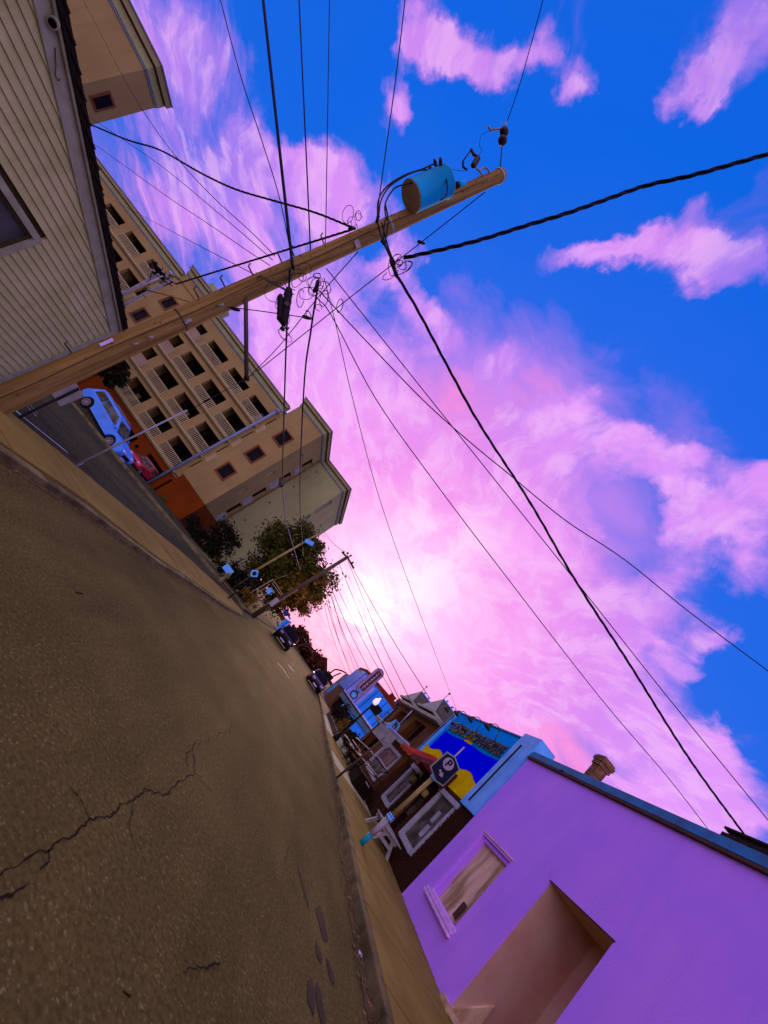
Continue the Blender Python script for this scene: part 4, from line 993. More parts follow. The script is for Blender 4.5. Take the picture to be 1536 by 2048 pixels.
mb = MB(); mb.lathe(p, (0, -1, 0), [(.42, 0), (.42, .1)], 20); mb.build('disc', 'oval_brown', rs); mb = MB(); mb.lathe(p+Vector((0, -.1, 0)), (0, -1, 0), [(.28, 0), (.28, .03)], 20); mb.build('emblem', 'bluewhite', rs)
mb = MB(); mb.tube([p+Vector((0, .02, 0)), Vector((p.x+.3, YB, p.z))], .04, 6); mb.build('arm', 'black_metal', rs)
# red-brown roof behind
rr_ = thing('red_roof_building', 'red brown roofed building rising behind the blue shop', 'building', (8, 60, 0))
a_, b_, c_, d_ = q3(60, (724,1348), (735,1339), (797,1412), (788,1424))
mb = MB(); mb.prism([Vector((a_.x, 60, 0)), a_, b_, c_, d_, Vector((d_.x, 60, 0))], (0, 8, 0)); mb.build('wall', 'red_roof', rr_)
mb = MB(); k1 = at(783, 1396, Y=60); mb.box((k1.x-.3, 60.2, k1.z-1), (k1.x+.5, 61, k1.z+.5)); mb.build('chimney', 'red_roof', rr_)
k1 = at(797, 1410, Y=58); sm_ = thing('rooftop_box', 'small square rooftop box beside the red brown roof', 'box', (k1.x, 58, k1.z)); mb = MB(); mb.box((k1.x-.45, 58, k1.z-.45), (k1.x+.3, 58.6, k1.z+.35)); mb.build('box', 'roof_grey', sm_); mb = MB(); mb.box((k1.x-.2, 57.95, k1.z-.3), (k1.x+.0, 58, k1.z+.2)); mb.build('opening', 'glass_dark', sm_)
# teal/cream building beyond
cb = thing('teal_shop', 'low teal and cream shop building before the arched gateway', 'building', (5.5, 62, 0))
Yc_ = 62.
xA = at(660, 1387, Y=Yc_).x; 
mb = MB(); mb.box((xA, Yc_, 0), (xA+8, Yc_+8, 4.3)); mb.build('wall', 'teal_dim', cb)
mb = MB(); mb.box((xA-.3, Yc_-.3, 2.6), (xA+8, Yc_, 3.0)); mb.build('canopy', 'cream_band', cb)
mb = MB(); mb.box((xA+.2, Yc_-.06, 3.3), (xA+7, Yc_, 4.4)); mb.build('upper_panel', 'blue_panel', cb)
mb = MB(); mb.box((xA+1.5, Yc_-.6, 3.5), (xA+7.5, Yc_, 4.7)); mb.build('upper_bay', 'house_brown', cb)
mb = MB(); mb.box((xA-.1, Yc_-.7, 4.5), (xA+8, Yc_, 4.75)); mb.build('eave', 'bluewhite', cb)
for k in range(4):
    mb = MB(); mb.box((xA+.5+k*1.6, Yc_-.05, .6), (xA+1.5+k*1.6, Yc_+.02, 2.2)); mb.build('window', 'glass_dark', cb)
mb = MB(); mb.box((xA-.6, Yc_-1, .7), (xA+.5, Yc_-.9, 2.2)); mb.build('white_board', 'bluewhite', cb)
# shrubs in front
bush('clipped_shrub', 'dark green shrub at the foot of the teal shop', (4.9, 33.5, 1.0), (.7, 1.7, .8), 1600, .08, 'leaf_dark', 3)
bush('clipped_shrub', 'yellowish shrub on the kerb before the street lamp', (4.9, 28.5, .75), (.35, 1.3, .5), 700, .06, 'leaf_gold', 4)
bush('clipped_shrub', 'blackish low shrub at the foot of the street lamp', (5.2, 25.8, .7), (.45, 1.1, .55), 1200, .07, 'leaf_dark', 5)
# low wall along the far terrace
mb = MB(); mb.box((4.42, 26.2, .14), (4.52, 34, .40)); tag(mb.build('low_wall', 'brown_edge'), 'low brown edging wall in front of the far shrubs', 'wall')

# street lamp with a white lantern
la = at(668, 1480, Z=.14); YL = la.y
la = Vector((at(683, 1466, Y=24.5).x, 24.5, .14)); lt = at(753, 1402, Y=24.5)
lp = thing('street_lamp', 'black street lamp with a lit white lantern before the blue shop', 'street lamp', la)
mb = MB(); mb.tube([la, Vector((lt.x, 24.5, lt.z-.2))], .07, 10, .04); mb.build('post', 'black_metal', lp)
mb = MB(); mb.lathe((la.x, la.y, .14), (0, 0, 1), [(.16, 0), (.15, .2), (.09, .35), (.07, .6)], 12); mb.build('base', 'black_metal', lp)
mb = MB(); mb.lathe((lt.x, 24.5, lt.z-.22), (.1, 0, 1), [(.06, 0), (.13, .06), (.15, .2), (.12, .32), (.06, .38), (.045, .46), (.02, .5)], 12); mb.build('lantern', 'globe', lp)
p2a, p2b = at(706, 1505, Y=24.4), at(796, 1414, Y=24.4)
sp_ = thing('slim_post', 'slim dark post in front of the blue panels, right of the street lamp', 'post', (p2a.x, 24.4, .14))
mb = MB(); mb.tube([Vector((p2a.x, 24.4, .14)), Vector((p2b.x, 24.4, p2b.z))], .035, 6); mb.build('shaft', 'black_metal', sp_)
# gateway of hoops across the street, lamps and the far horizon trees
gt = thing('arched_gateway', 'dark hooped gateway arch over the far end of the street', 'gateway', (-1, 85, 0))
c_ = at(607, 1305, Y=85); 
for k in range(1):
    mb = MB(); pts = [at(*q, Y=85) for q in [(590,1292),(601,1290),(612,1289),(622,1294),(628,1303),(627,1311),(618,1318)]]; mb.tube(smooth_path(pts, 5), .16, 6); mb.build('arch', 'far_brown', gt)
    mb = MB(); pts = [at(*q, Y=85) for q in [(596,1294),(606,1291),(615,1294),(622,1301),(625,1310)]]; mb.tube(smooth_path(pts, 5), .10, 6); mb.build('inner_arch', 'oval_brown', gt)
hp = thing('hoop_lamp', 'pair of curved lamp arms standing right of the far road', 'street lamp', (4, 60, 0))
for pts in ([(640,1368),(652,1357),(663,1344),(672,1339),(684,1342),(692,1346)], [(645,1372),(657,1360),(668,1352),(682,1346)], [(652,1348),(660,1345)]):
    mb = MB(); mb.tube(smooth_path([at(*q, Y=60) for q in pts], 5), .09, 6); mb.build('arm', 'black_metal', hp)
for q in ((653,1348), (661,1354)):
    p = at(*q, Y=60); mb = MB(); mb.box((p.x-.35, 59.9, p.z-.25), (p.x+.35, 60.1, p.z+.25)); mb.build('lamp_head', 'black_metal', hp)
mb = MB(); p = at(640, 1372, Y=60); mb.tube([(p.x, 60, 0), p], .1, 6); mb.build('pole', 'black_metal', hp)
# far trees and the shore
def far_tree(px, py, Y, w, h, label, m='far_brown', s=1):
    p = ground(px, py); x = at(px, py, Y=Y).x
    t = thing('far_tree', label, 'tree', (x, Y, 0), 'trees at the far end of the street')
    setting(foliage(900, (x, Y, h*.55), (w, w*.6, h*.5), .45, s, 1.1).build('crown', m, t), 'stuff')
    mb = MB(); mb.tube([(x, Y, 0), (x, Y, h*.5)], .2, 6); mb.build('trunk', 'bark', t)
far_tree(590, 1285, 100, 2.6, 3.4, 'rusty brown tree just right of the dark green car', s=11)
far_tree(604, 1305, 104, 2.4, 2.6, 'low brown tree under the hooped gateway', s=12)
far_tree(622, 1328, 100, 2.8, 3.2, 'brown tree left of the maroon car at the end of the street', s=13)
far_tree(634, 1345, 110, 3.0, 3.0, 'brown tree directly behind the maroon car', s=14)
fb = thing('pier_building', 'low brown pier building at the end of the street under the arch', 'building', (0, 112, 0))
mb = MB(); mb.box((-6, 112, 0), (9, 118, 1.5)); mb.build('wall', 'far_brown', fb); mb = MB(); mb.prism([(1.2, 111.5, 1.9), (4.6, 111.5, 4.4), (8, 111.5, 1.9)], (0, 7, 0)); mb.build('roof', 'far_brown', fb)
for k in range(7):
    p = at(596+k*2.3, 1300+k*3.1, Y=111); mb = MB(); mb.box((p.x-.35, 110.9, 1.0+.5*(k % 2)), (p.x+.35, 111, 1.7+.5*(k % 2))); mb.build('window', 'lamp_white', fb)
# distant shoreline
mb = MB(); n = 60
for k in range(n):
    a = -900+1800*k/n; b = -900+1800*(k+1)/n; ha = 6+3*mn.noise(Vector((a*.006, 0, 0))); hb = 6+3*mn.noise(Vector((b*.006, 0, 0)))
    mb.prism([(a, 1100, -6), (b, 1100, -6), (b, 1100, hb), (a, 1100, ha)], (0, 30, 0))
setting(mb.build('far_shore', 'far_brown'))

# ================================================================== SIDING HOUSE (left)
XS = -7.5
k_ = -XS
rk = lambda y: (.585+CAMH) + (8.30-y)*((1.7475-.585)/(8.30-3.53))       # rake line height at y
YE = 8.30; YRID = -1.5
hz0 = gz(XS)-.05
sh = thing('siding_house', 'cream clapboard house gable at the left edge with a black roof edge', 'house', (XS, 4, 0))
mb = MB()
mb.prism([(XS-.05, -9, hz0), (XS-.05, YE, hz0), (XS-.05, YE, rk(YE)), (XS-.05, YRID, rk(YRID)), (XS-.05, -9, rk(YRID)-1.9)], (-.3, 0, 0)); mb.build('wall', 'siding_gap', sh)
mb = MB(); mb.prism([(XS-.35, YE-.2, hz0), (XS-9, YE-.2, hz0), (XS-9, YE-.2, rk(YE)), (XS-.35, YE-.2, rk(YE))], (0, .2, 0)); mb.build('end_wall', 'siding', sh)
wy0, wy1, wz0, wz1 = 4.55, 5.93, .45, CAMH+.17
lap = .1165; z = hz0; n = 0
while z < rk(YRID)-.05:
    z1 = z+lap
    def yr(zz): return min(YE-.14, YE-.14 if zz < rk(YE)-.12 else YE-(zz+.12-rk(YE))/((1.7475-.585)/(8.30-3.53)))
    def yl_(zz): return -9. if zz < rk(YRID)-2.0 else YRID-(rk(YRID)-.12-zz)*2.2
    segs = [(max(-9., yl_(z)), yr(z), yr(z1))]
    if z1 > wz0-.09 and z < wz1+.09:
        segs = [(segs[0][0], wy0-.09, wy0-.09), (wy1+.09, yr(z), yr(z1))]
    for (ya, yb, yc) in segs:
        if yb-ya > .1:
            mb = MB(); yc = max(yc, ya+.02)
            mb.prism([(XS+.028, ya, z), (XS-.04, ya, z), (XS-.04, ya, z1+.01), (XS+.004, ya, z1+.01)], (0, 0, 0)) if False else None
            v0 = [(XS+.026, ya, z+.004), (XS-.045, ya, z+.004), (XS-.045, ya, z1), (XS+.004, ya, z1)]
            v1 = [(XS+.026, yb, z+.004), (XS-.045, yb, z+.004), (XS-.045, yc, z1), (XS+.004, yc, z1)]
            i = len(mb.v); mb.v += [Vector(v) for v in v0+v1]
            for f in ((0,1,2,3),(7,6,5,4),(0,4,5,1),(1,5,6,2),(2,6,7,3),(3,7,4,0)): mb.f.append([i+t for t in f]); mb.smooth.append(False)
            mb.build('siding_board', 'siding', sh)
    z = z1; n += 1
# window with cracked white casing
mb = MB(); cw = .10
mb.box((XS-.02, wy0-cw, wz0-cw), (XS+.055, wy0, wz1+cw)); mb.box((XS-.02, wy1, wz0-cw), (XS+.055, wy1+cw*.9, wz1+cw)); mb.box((XS-.02, wy0, wz1), (XS+.055, wy1, wz1+cw)); mb.box((XS-.02, wy0-cw-.02, wz0-cw-.03), (XS+.08, wy1+cw, wz0))
wn = mb.build('window', 'trim_white', sh, bevel=.006)
mb = MB(); mb.box((XS-.045, wy0, wz0), (XS-.035, wy1, wz1)); mb.build('pane', 'glass_dim', wn)
mb = MB(); t_s = .045; mb.box((XS-.03, wy0, wz0), (XS+.01, wy0+t_s, wz1)); mb.box((XS-.03, wy1-t_s, wz0), (XS+.01, wy1, wz1)); mb.box((XS-.03, wy0+t_s, wz1-t_s), (XS+.01, wy1-t_s, wz1)); mb.box((XS-.03, wy0+t_s, 1.02), (XS+.02, wy1-t_s, 1.07)); mb.build('sash', 'siding_gap', wn)
# rake board, soffit and black roof edge
sl_ = (1.7475-.585)/(8.30-3.53)
def rake(x0, x1, o0, o1, name, m, y0=YE+.02, bev=.006):
    mb = MB(); mb.prism([(x0, y0, rk(y0)+o0), (x0, YRID, rk(YRID)+o0), (x0, YRID, rk(YRID)+o1), (x0, y0, rk(y0)+o1)], (x1-x0, 0, 0)); return mb.build(name, m, sh, bevel=bev)
rake(XS-.04, XS+.045, -.20, -.02, 'rake_board', 'trim_white')
rake(XS-.1, XS+.10, -.02, .018, 'soffit', 'trim_white')
rake(XS-.1, XS+.13, .018, .085, 'roof_edge', 'shingle')
mb = MB(); mb.prism([(XS+.13, YE+.15, rk(YE+.15)+.085), (XS-9, YE+.15, rk(YE+.15)+.085), (XS-9, YRID, rk(YRID)+.085), (XS+.13, YRID, rk(YRID)+.085)], (0, 0, .04)); mb.build('roof', 'shingle', sh)
mb = MB(); y_ = -1.5
while y_ < YE:
    mb.box((XS+.08, y_, rk(y_+.13)+.085), (XS+.15, y_+.24, rk(y_+.13)+.112)); y_ += .27
mb.build('shingle_tabs', 'shingle', sh)['kind'] = 'stuff'
mb = MB(); mb.box((XS-.02, YE-.14, hz0), (XS+.05, YE, rk(YE)-.05)); mb.build('corner_board', 'trim_white', sh, bevel=.006)
cp = at(107, 45, X=XS+.1)
mb = MB(); mb.lathe(cp, (.6, -.25, -.5), [(.055, -.08), (.06, 0), (.062, .03)], 14); cm_ = mb.build('conduit_elbow', 'trim_white', sh); mb = MB(); mb.lathe(cp+Vector((.6, -.25, -.5)).normalized()*.031, (.6, -.25, -.5), [(.045, 0), (.045, .003)], 14); mb.build('conduit_mouth', 'void', cm_)
mb = MB(); mb.tube(smooth_path([at(110,95,X=XS+.05), at(112,130,X=XS+.07), at(111,150,X=XS+.06), at(117,161,X=XS+.08), at(119,158,X=XS+.05)], 5), .006, 5); mb.build('loose_wire', 'siding_gap', sh)

# service mast with weatherhead behind the house corner
YM = 9.2
ms = thing('service_mast', 'grey electric service mast with black insulators beyond the roof edge', 'mast', at(225, 600, Y=YM))
for a, b, rr in [((190,618), (318,549), .030), ((190,642), (345,558), .028)]:
    mb = MB(); mb.tube([at(*a, Y=YM), at(*b, Y=YM)], rr*1.2, 8); mb.build('conduit', 'grey_metal', ms)
for q in [(301,532),(308,545),(322,538),(330,549),(312,528),(326,557)]:
    p = at(*q, Y=YM-.05); mb = MB(); mb.lathe(p, (random.uniform(-1, 1), -.4, random.uniform(-.5, 1)), [(.02, -.05), (.045, -.03), (.03, 0), (.045, .03), (.02, .05)], 10); mb.build('insulator', 'black_metal', ms)
mb = MB()
for pts in ([(300,560),(305,545),(325,560),(345,572)], [(318,545),(338,560),(352,568)], [(330,548),(345,552),(360,560)]): mb.tube(smooth_path([at(*q, Y=YM-.08) for q in pts], 5), .012, 5)
mb.build('lead', 'black_metal', ms)
for q in ((297,534),(308,541),(322,536),(333,550)):
    p = at(*q, Y=YM-.12); mb = MB(); mb.box((p.x-.035, p.y-.01, p.z-.008), (p.x+.035, p.y+.01, p.z+.008)); mb.build('clip', 'lamp_white', ms)
mb = MB(); mb.tube([at(285,578,Y=YM-.1), at(340,592,Y=YM-.1), at(385,606,Y=YM-.2)], .014, 5); mb.tube([at(283,586,Y=YM-.1), at(292,596,Y=YM-.1)], .012, 5); mb.build('stay_rod', 'pole_wood', ms)

# ================================================================== MAIN UTILITY POLE
YP = 5.8
pb0 = at(0, 803, Y=YP); pt = at(1003, 350, Y=YP)
dirp = (pt-pb0).normalized(); pbase = pb0-dirp*((pb0.z-gz(-5.1))/dirp.z+.02)
up_ = thing('utility_pole', 'tall weathered wooden utility pole crossing the left half of the picture', 'utility pole', pbase)
def polepoint(px, py=None):
    """point of the pole axis seen at that picture x"""
    lo, hi = 0., 1.
    best = min((abs(_px(pbase.lerp(pt, t/400))-px), t/400) for t in range(401))[1]
    return pbase.lerp(pt, best)
def _px(p):
    v_ = Vector((p.x, p.y, p.z-CAMH)); x = v_.x*_X.x+v_.y*_Y.x+v_.z*_up.x; z_ = v_.x*_X.z+v_.y*_Y.z+v_.z*_up.z
    return 768+F*x/z_
mb = MB(); NN = 60; seg = 20; i0 = 0
axp = dirp; a_ = axp.orthogonal().normalized(); b_ = axp.cross(a_)
Lp = (pt-pbase).length
for k in range(NN+1):
    t = k/NN; rr = .180*(1-t)+.125*t
    for j in range(seg):
        th = 2*PI*j/seg; f = 1+.035*mn.noise(Vector((math.cos(th)*1.5, math.sin(th)*1.5, t*6)))+.02*mn.noise(Vector((math.cos(th)*5, math.sin(th)*5, t*3)))
        mb.v.append(pbase+axp*(Lp*t)+(a_*math.cos(th)+b_*math.sin(th))*rr*f)
for k in range(NN):
    for j in range(seg):
        q = k*seg; j2 = (j+1) % seg; mb.f.append([q+j, q+j2, q+seg+j2, q+seg+j]); mb.smooth.append(True)
mb.f.append([NN*seg+j for j in range(seg)]); mb.smooth.append(False)
mb.build('shaft', 'pole_wood', up_)
def prad(t): return .180*(1-t)+.125*t
mb = MB(); mb.lathe(pt-axp*.10, axp, [(.130, 0), (.142, .01), (.142, .045), (.130, .05)], 20); mb.build('top_band', 'galv', up_)
mb = MB(); mb.lathe(pt, axp, [(.126, 0), (.12, .02)], 20); mb.build('cap', 'concrete_gray', up_)
# pole steps: J hooks
for (px, py, s_) in [(461,545,1),(516,517,1),(571,505,1),(430,605,-1),(597,498,1),(410,567,1),(160,690,1),(292,712,-1),(655,508,1),(262,735,-1),(363,655,-1)]:
    c_ = polepoint(px); t = (c_-pbase).length/Lp; d_ = Vector((-.35, -.3, 0)).normalized()*s_ if s_ > 0 else Vector((.75, -.65, 0)).normalized()
    rp = prad(t); mb = MB(); s0 = c_+d_*(rp-.02)
    mb.tube([s0, s0+d_*.15, s0+d_*.17+Vector((0, 0, .05))], .012, 6); mb.build('pole_step', 'galv' if s_ < 0 else 'pole_far', up_)
# small plates and staples
for (px, off) in [(703,.0),(218,.0),(228,.0),(367,.0)]:
    c_ = polepoint(px); t = (c_-pbase).length/Lp; n_ = (Vector((0, 0, CAMH))-c_); n_ = (n_-axp*n_.dot(axp)).normalized(); tt = axp.cross(n_)
    p = c_+n_*(prad(t)+.006)+tt*(-.12 if px in (218,228) else .05)
    mb = MB(); u = axp*.055 if px != 703 else axp*.05; w_ = tt*.02 if px != 703 else tt*.06
    mb.prism([p-u-w_, p+u-w_, p+u+w_, p-u+w_], n_*.012); mb.build('tag', 'lamp_white' if px < 300 else 'galv', up_)
mb = MB()
for _ in range(46):
    t = random.random(); n_ = Vector((random.uniform(-.6, 1), -1, 0)).normalized(); n_ = (n_-axp*n_.dot(axp)).normalized(); p = pbase+axp*(Lp*t)+n_*(prad(t)*.99); mb.lathe(p, n_, [(.008, 0), (.006, .018)], 5)
mb.build('nails', 'black_metal', up_)['kind'] = 'stuff'
# dark staining collar and ground wire
mb = MB(); g_ = []
for k in range(26):
    t = .02+k*.037; n_ = (Vector((.55, -1, 0))).normalized(); n_ = (n_-axp*n_.dot(axp)).normalized(); g_.append(pbase+axp*(Lp*t)+n_*(prad(t)+.006)+axp.cross(n_)*.01*math.sin(k))
mb.tube(g_, .006, 5); mb.build('ground_wire', 'pole_far', up_)
c_ = polepoint(362); t = (c_-pbase).length/Lp
mb = MB(); mb.lathe(c_-axp*.02, axp, [(prad(t)+.004, 0), (prad(t)+.008, .01), (prad(t)+.004, .03)], 20); mb.build('strap', 'pole_far', up_)
mb = MB(); mb.lathe(polepoint(775)-axp*.03, axp, [(.142, 0), (.150, .01), (.150, .05), (.142, .06)], 20); mb.build('clamp_band', 'grey_metal', up_)

# transformer
Yt = YP-.34
ta, tb = at(816, 393, Y=Yt), at(878, 366, Y=Yt)
axt = Vector((axp.x, axp.y, axp.z))
tr_ = thing('transformer', 'grey blue cylindrical transformer hung near the top of the pole', 'transformer', ta)
h = .84; rt_ = .265
ta = at(822, 393, Y=Yt)
mb = MB(); mb.lathe(ta, axt, [(rt_*.985, .004), (rt_, .02), (rt_, h*.93), (rt_*1.04, h*.94), (rt_*1.04, h*.965), (rt_*.98, h*.98), (rt_*.75, h*1.05), (.1, h*1.08)], 40); mb.build('tank', 'transformer', tr_)
mb = MB(); mb.lathe(ta-axt*.004, axt, [(rt_*.97, 0), (rt_*.97, .007)], 40); mb.build('tank_bottom', 'transformer_base', tr_)
bush_d = Vector((-.75, -.55, 0))
for k, s_ in enumerate((-.5, 0, .45)):
    o_ = ta+axt*(h*.86)+(bush_d*math.cos(s_)+Vector((-bush_d.y, bush_d.x, 0))*math.sin(s_)).normalized()*rt_*.98
    mb = MB(); mb.lathe(o_, (o_-(ta+axt*(h*.86))), [(.035, 0), (.028, .04), (.036, .05), (.026, .09), (.015, .12)], 10); mb.build('bushing', 'porcelain', tr_)
for zz in (.25, .78):
    mb = MB(); c1_ = ta+axt*(h*zz); pp = polepoint(_px(c1_)); d_ = (pp-c1_).normalized(); mb.prism([c1_+d_*(rt_-.02)-axt*.04+Vector((0,-.05,0)), c1_+d_*(rt_-.02)+axt*.04+Vector((0,-.05,0)), pp+axt*.04+Vector((0,-.05,0)), pp-axt*.04+Vector((0,-.05,0))], (0, .1, 0)); mb.build('mount', 'grey_metal', tr_)
mb = MB(); o_ = at(903, 377, Y=YP-.12)
for k in range(3): mb.lathe(o_+axp*(.0+k*.055), axp, [(.05, 0), (.085, .012), (.05, .03), (.04, .045)], 12)
mb.build('arrester', 'porcelain', tr_); mb = MB(); mb.lathe(o_+axp*.165, axp, [(.06, 0), (.075, .02), (.07, .16), (.03, .18)], 12); mb.build('arrester_body', 'transformer', tr_)

def wire(pts, r, Y0, Y1, label, name='overhead_wire', m='cable', cat='cable', n=6, seg=6, twist=0, group=None):
    """wire hanging between two surveyed anchors; its sag stays in the vertical plane of the anchors"""
    A = pts[0] if isinstance(pts[0], Vector) else at(*pts[0], Y=Y0); B = pts[-1] if isinstance(pts[-1], Vector) else at(*pts[-1], Y=Y1)
    mid = []
    hd = Vector((B.x-A.x, B.y-A.y, 0)); nrm = Vector((-hd.y, hd.x, 0)).normalized()
    off = nrm.dot(A-Vector((0, 0, CAMH)))
    for q in pts[1:-1]:
        if isinstance(q, Vector): mid.append(q); continue
        d = ray(*q); dn = nrm.dot(d)
        if abs(dn) < .12*d.length or off/dn <= 0: continue
        p = d*(off/dn); p.z += CAMH
        s_ = (p-A).dot(hd)/hd.length_squared
        if -.02 < s_ < 1.02: mid.append(p)
    if abs(off) < .6: mid = []
    P3 = smooth_path([A]+mid+[B], n)
    mb = MB()
    if twist:
        tot = []; dd = 0
        dense = []
        for a, b in zip(P3, P3[1:]):
            k = max(1, int((b-a).length/(twist/7)))
            for i in range(k): dense.append(a+(b-a)*i/k)
        dense.append(P3[-1])
        for ph_ in (0, 2*PI/3, 4*PI/3):
            out = []; s_ = 0
            for i, p in enumerate(dense):
                if i: s_ += (dense[i]-dense[i-1]).length
                d = (dense[min(i+1, len(dense)-1)]-dense[max(i-1, 0)]).normalized(); a = d.cross(Vector((0, 0, 1))).normalized(); b = d.cross(a)
                th = s_/twist*2*PI+ph_; out.append(p+(a*math.cos(th)+b*math.sin(th))*r*.9)
            mb.tube(out, r*.75, 5)
    else: mb.tube(P3, r, seg)
    o = mb.build(name, m, None, org=(A+B)/2)
    return tag(o, label, cat, group)
PP = polepoint
# ---- wires running over the camera and away along the street
wire([(512,-130),(578,470),PP(576)+Vector((.15,-.2,0))], .025, 4.4, YP, 'thickest black cable from the top edge down to the splice case', n=4)
wire([PP(578)+Vector((.2,-.25,-.1)),(574,650),(570,760),(566,900),(565,958)], .017, YP-.3, 14, 'black cable from the splice case down past the apartment block')
wire([(565,958),(572,1040),(592,1112),(600,1140)], .02, 14, 24, 'pale curving end of the splice cable dropping into the tree', m='galv')
wire([(592,-130),(612,300),PP(622)], .012, 4.4, YP, 'straight cable from the top edge to the pole left of the vertical thin one')
wire([(637,566),(622,660),(607,790),(600,1000),(606,1112)], .016, YP-.4, 24, 'black cable falling from the small splice to the tree')
wire([(408,-130),(475,130),(520,270),(560,400),PP(588)], .008, 4.6, YP, 'thin wire slanting in from the top edge left of the thickest cable')
wire([(661,-130),(655,250),PP(650)], .008, 4.4, YP, 'thin nearly upright wire meeting the pole top side')
wire([(824,-130),(795,130),(762,370),(755,430)], .010, 4.2, YP, 'thin wire dropping to the tangle under the transformer')
wire([(1110,-90),(1045,150),(1015,242)], .008, 3.5, YP-.2, 'thin primary wire from the top edge to the round insulators')
wire([(1004,290),(1000,342)], .010, YP-.2, YP, 'short rod joining the round insulators to the pole top')
# ---- twisted service drops
wire([(120,228),(160,240),(250,278),(320,300),(400,345),(470,378),(550,402),(630,425),(705,455)], .013, 9, YP-.1, 'twisted service cable from the left roof edge to the pole', twist=.42)
wire([(352,568),(400,550),(470,530),(560,508),(640,472),(705,459)], .013, YM-.1, YP-.15, 'twisted service cable sagging from the mast to the pole', twist=.42)
wire([(1640,275),(1536,308),(1460,330),(1380,352),(1290,372),(1210,400),(1130,428),(1050,452),(960,480),(880,500),(808,516)], .021, 3.2, YP-.4, 'thick twisted cable leaving to the right edge across the blue sky', twist=.75)
wire([(790,545),(835,620),(900,742),(960,850),(1060,1005),(1150,1160),(1260,1330),(1380,1520),(1500,1685)], .016, YP-.35, 9.1, 'long black cable from the pole to the dark eave at right', twist=1.1)
# ---- thin left-hand wires
Yl = 17
wire([(90,-130),(166,0),(244,150),(305,250),(368,332),(430,398),(500,462),(550,512)], .007, Yl, YP, 'thin wire crossing the corner tower to the pole')
wire([(60,145),(152,215),(230,268),(320,330),(420,412),(500,480),(545,520)], .007, Yl, YP, 'upper of the two parallel thin wires from the roof edge')
wire([(80,220),(165,273),(240,325),(330,390),(420,450),(500,505),(540,531)], .007, Yl, YP, 'lower of the two parallel thin wires from the roof edge')
wire([(208,391),(280,424),(360,468),(430,508),(512,545)], .007, 38, YP, 'thin wire from the apartment parapet to the pole')
# ---- wires leaving the tangle towards lower right
wire([(637,580),(740,690),(846,800),(935,880),(1020,950),(1130,1040),(1250,1120),(1380,1225),(1536,1342),(1600,1392)], .009, YP-.3, 7, 'thin wire sagging to the right edge above its neighbours')
wire([(653,537),(760,672),(862,800),(1010,985),(1180,1198),(1340,1400),(1536,1640),(1600,1718)], .008, YP-.3, 7.5, 'thin straight wire to the lower right edge')
wire([(634,596),(664,633),(753,800),(870,965),(1010,1150),(1200,1395),(1340,1560),(1440,1690)], .008, YP-.3, 10, 'thin wire ending on the purple building parapet')
wire([(648,555),(673,655),(706,800),(760,1000),(830,1200),(915,1424)], .007, YP-.3, 18.6, 'thin wire ending at the far top corner of the playhouse')
wire([(970,384),(842,485),(700,595),(515,742)], .010, YP, 8.5, 'stay wire from the pole top down to the left')
wire([(716,503),(640,590),(560,690),(500,752)], .009, YP, 8.5, 'stay wire from under the pole clamp down to the left')
wire([(508,748),(440,790),(376,822)], .008, 8.5, 8.63, 'thin stay continuing across the balconies')
wire([(455,614),(520,622),(575,630),(613,635)], .007, YP-.15, YP-.3, 'short stiff wire behind the splice case')
for k, q in enumerate([(842,485), (470,618), (613,635)]):
    p = at(*q, Y=YP-.1); mb = MB(); mb.lathe(p, (.5, 0, .4), [(.012, -.07), (.028, -.05), (.03, 0), (.024, .05), (.01, .08)], 8); tag(mb.build('strain_insulator', 'black_metal'), ['strain insulator on the stay wire right of the pole', 'small dark insulator on the short wire under the pole', 'wire clamp at the tip of the short stiff wire'][k], 'insulator')
# lamp arm on the pole
ar = thing('lamp_arm', 'straight grey metal arm reaching from the pole to the balconies', 'bracket', PP(497))
e0 = PP(497)+Vector((.1, -.05, -.1)); e1 = at(493, 752, Y=YP+.45)
mb = MB(); mb.tube([e0, e1], .034, 10); mb.build('tube', 'pole_far', ar); mb = MB(); mb.lathe(e1, (e1-e0), [(.035, 0), (.045, .02), (.045, .08)], 10); mb.build('end_cap', 'black_metal', ar)
# splice case
sp = thing('splice_case', 'black cable splice case hanging below the pole', 'splice case', at(570, 610, Y=YP-.4))
YS = YP-.4
for (a, b, rr) in [((578,578), (567,648), .065), ((561,592), (560,640), .05)]:
    mb = MB(); A = at(*a, Y=YS); B = at(*b, Y=YS); d_ = B-A; Ld = d_.length
    prof = [(.02, -.03), (rr*.7, 0)]+[(rr*(1.0 if j % 2 else .9), Ld*(.06+.88*j/9)) for j in range(10)]+[(rr*.7, Ld), (.02, Ld+.03)]
    mb.lathe(A, d_, prof, 12); mb.build('housing', 'black_metal', sp)
p = at(574, 608, Y=YS-.08); mb = MB(); mb.box((p.x-.03, p.y-.01, p.z-.03), (p.x+.03, p.y+.01, p.z+.03)); mb.build('label_plate', 'pole_far', sp)
mb = MB(); mb.tube([at(567,648,Y=YS), at(574,662,Y=YS), at(578,655,Y=YS)], .012, 5); mb.tube([at(563,655,Y=YS), at(567,660,Y=YS)], .03, 6); mb.build('hook', 'black_metal', sp)
cn = thing('cable_closure', 'small dark closure on the cable before the grey apartment wall', 'closure', at(563, 965, Y=14))
mb = MB(); mb.lathe(at(565, 954, Y=14), at(562, 978, Y=14)-at(565, 954, Y=14), [(.04, 0), (.10, .06), (.09, .18), (.11, .24), (.05, .36)], 10); mb.build('body', 'pole_far', cn)
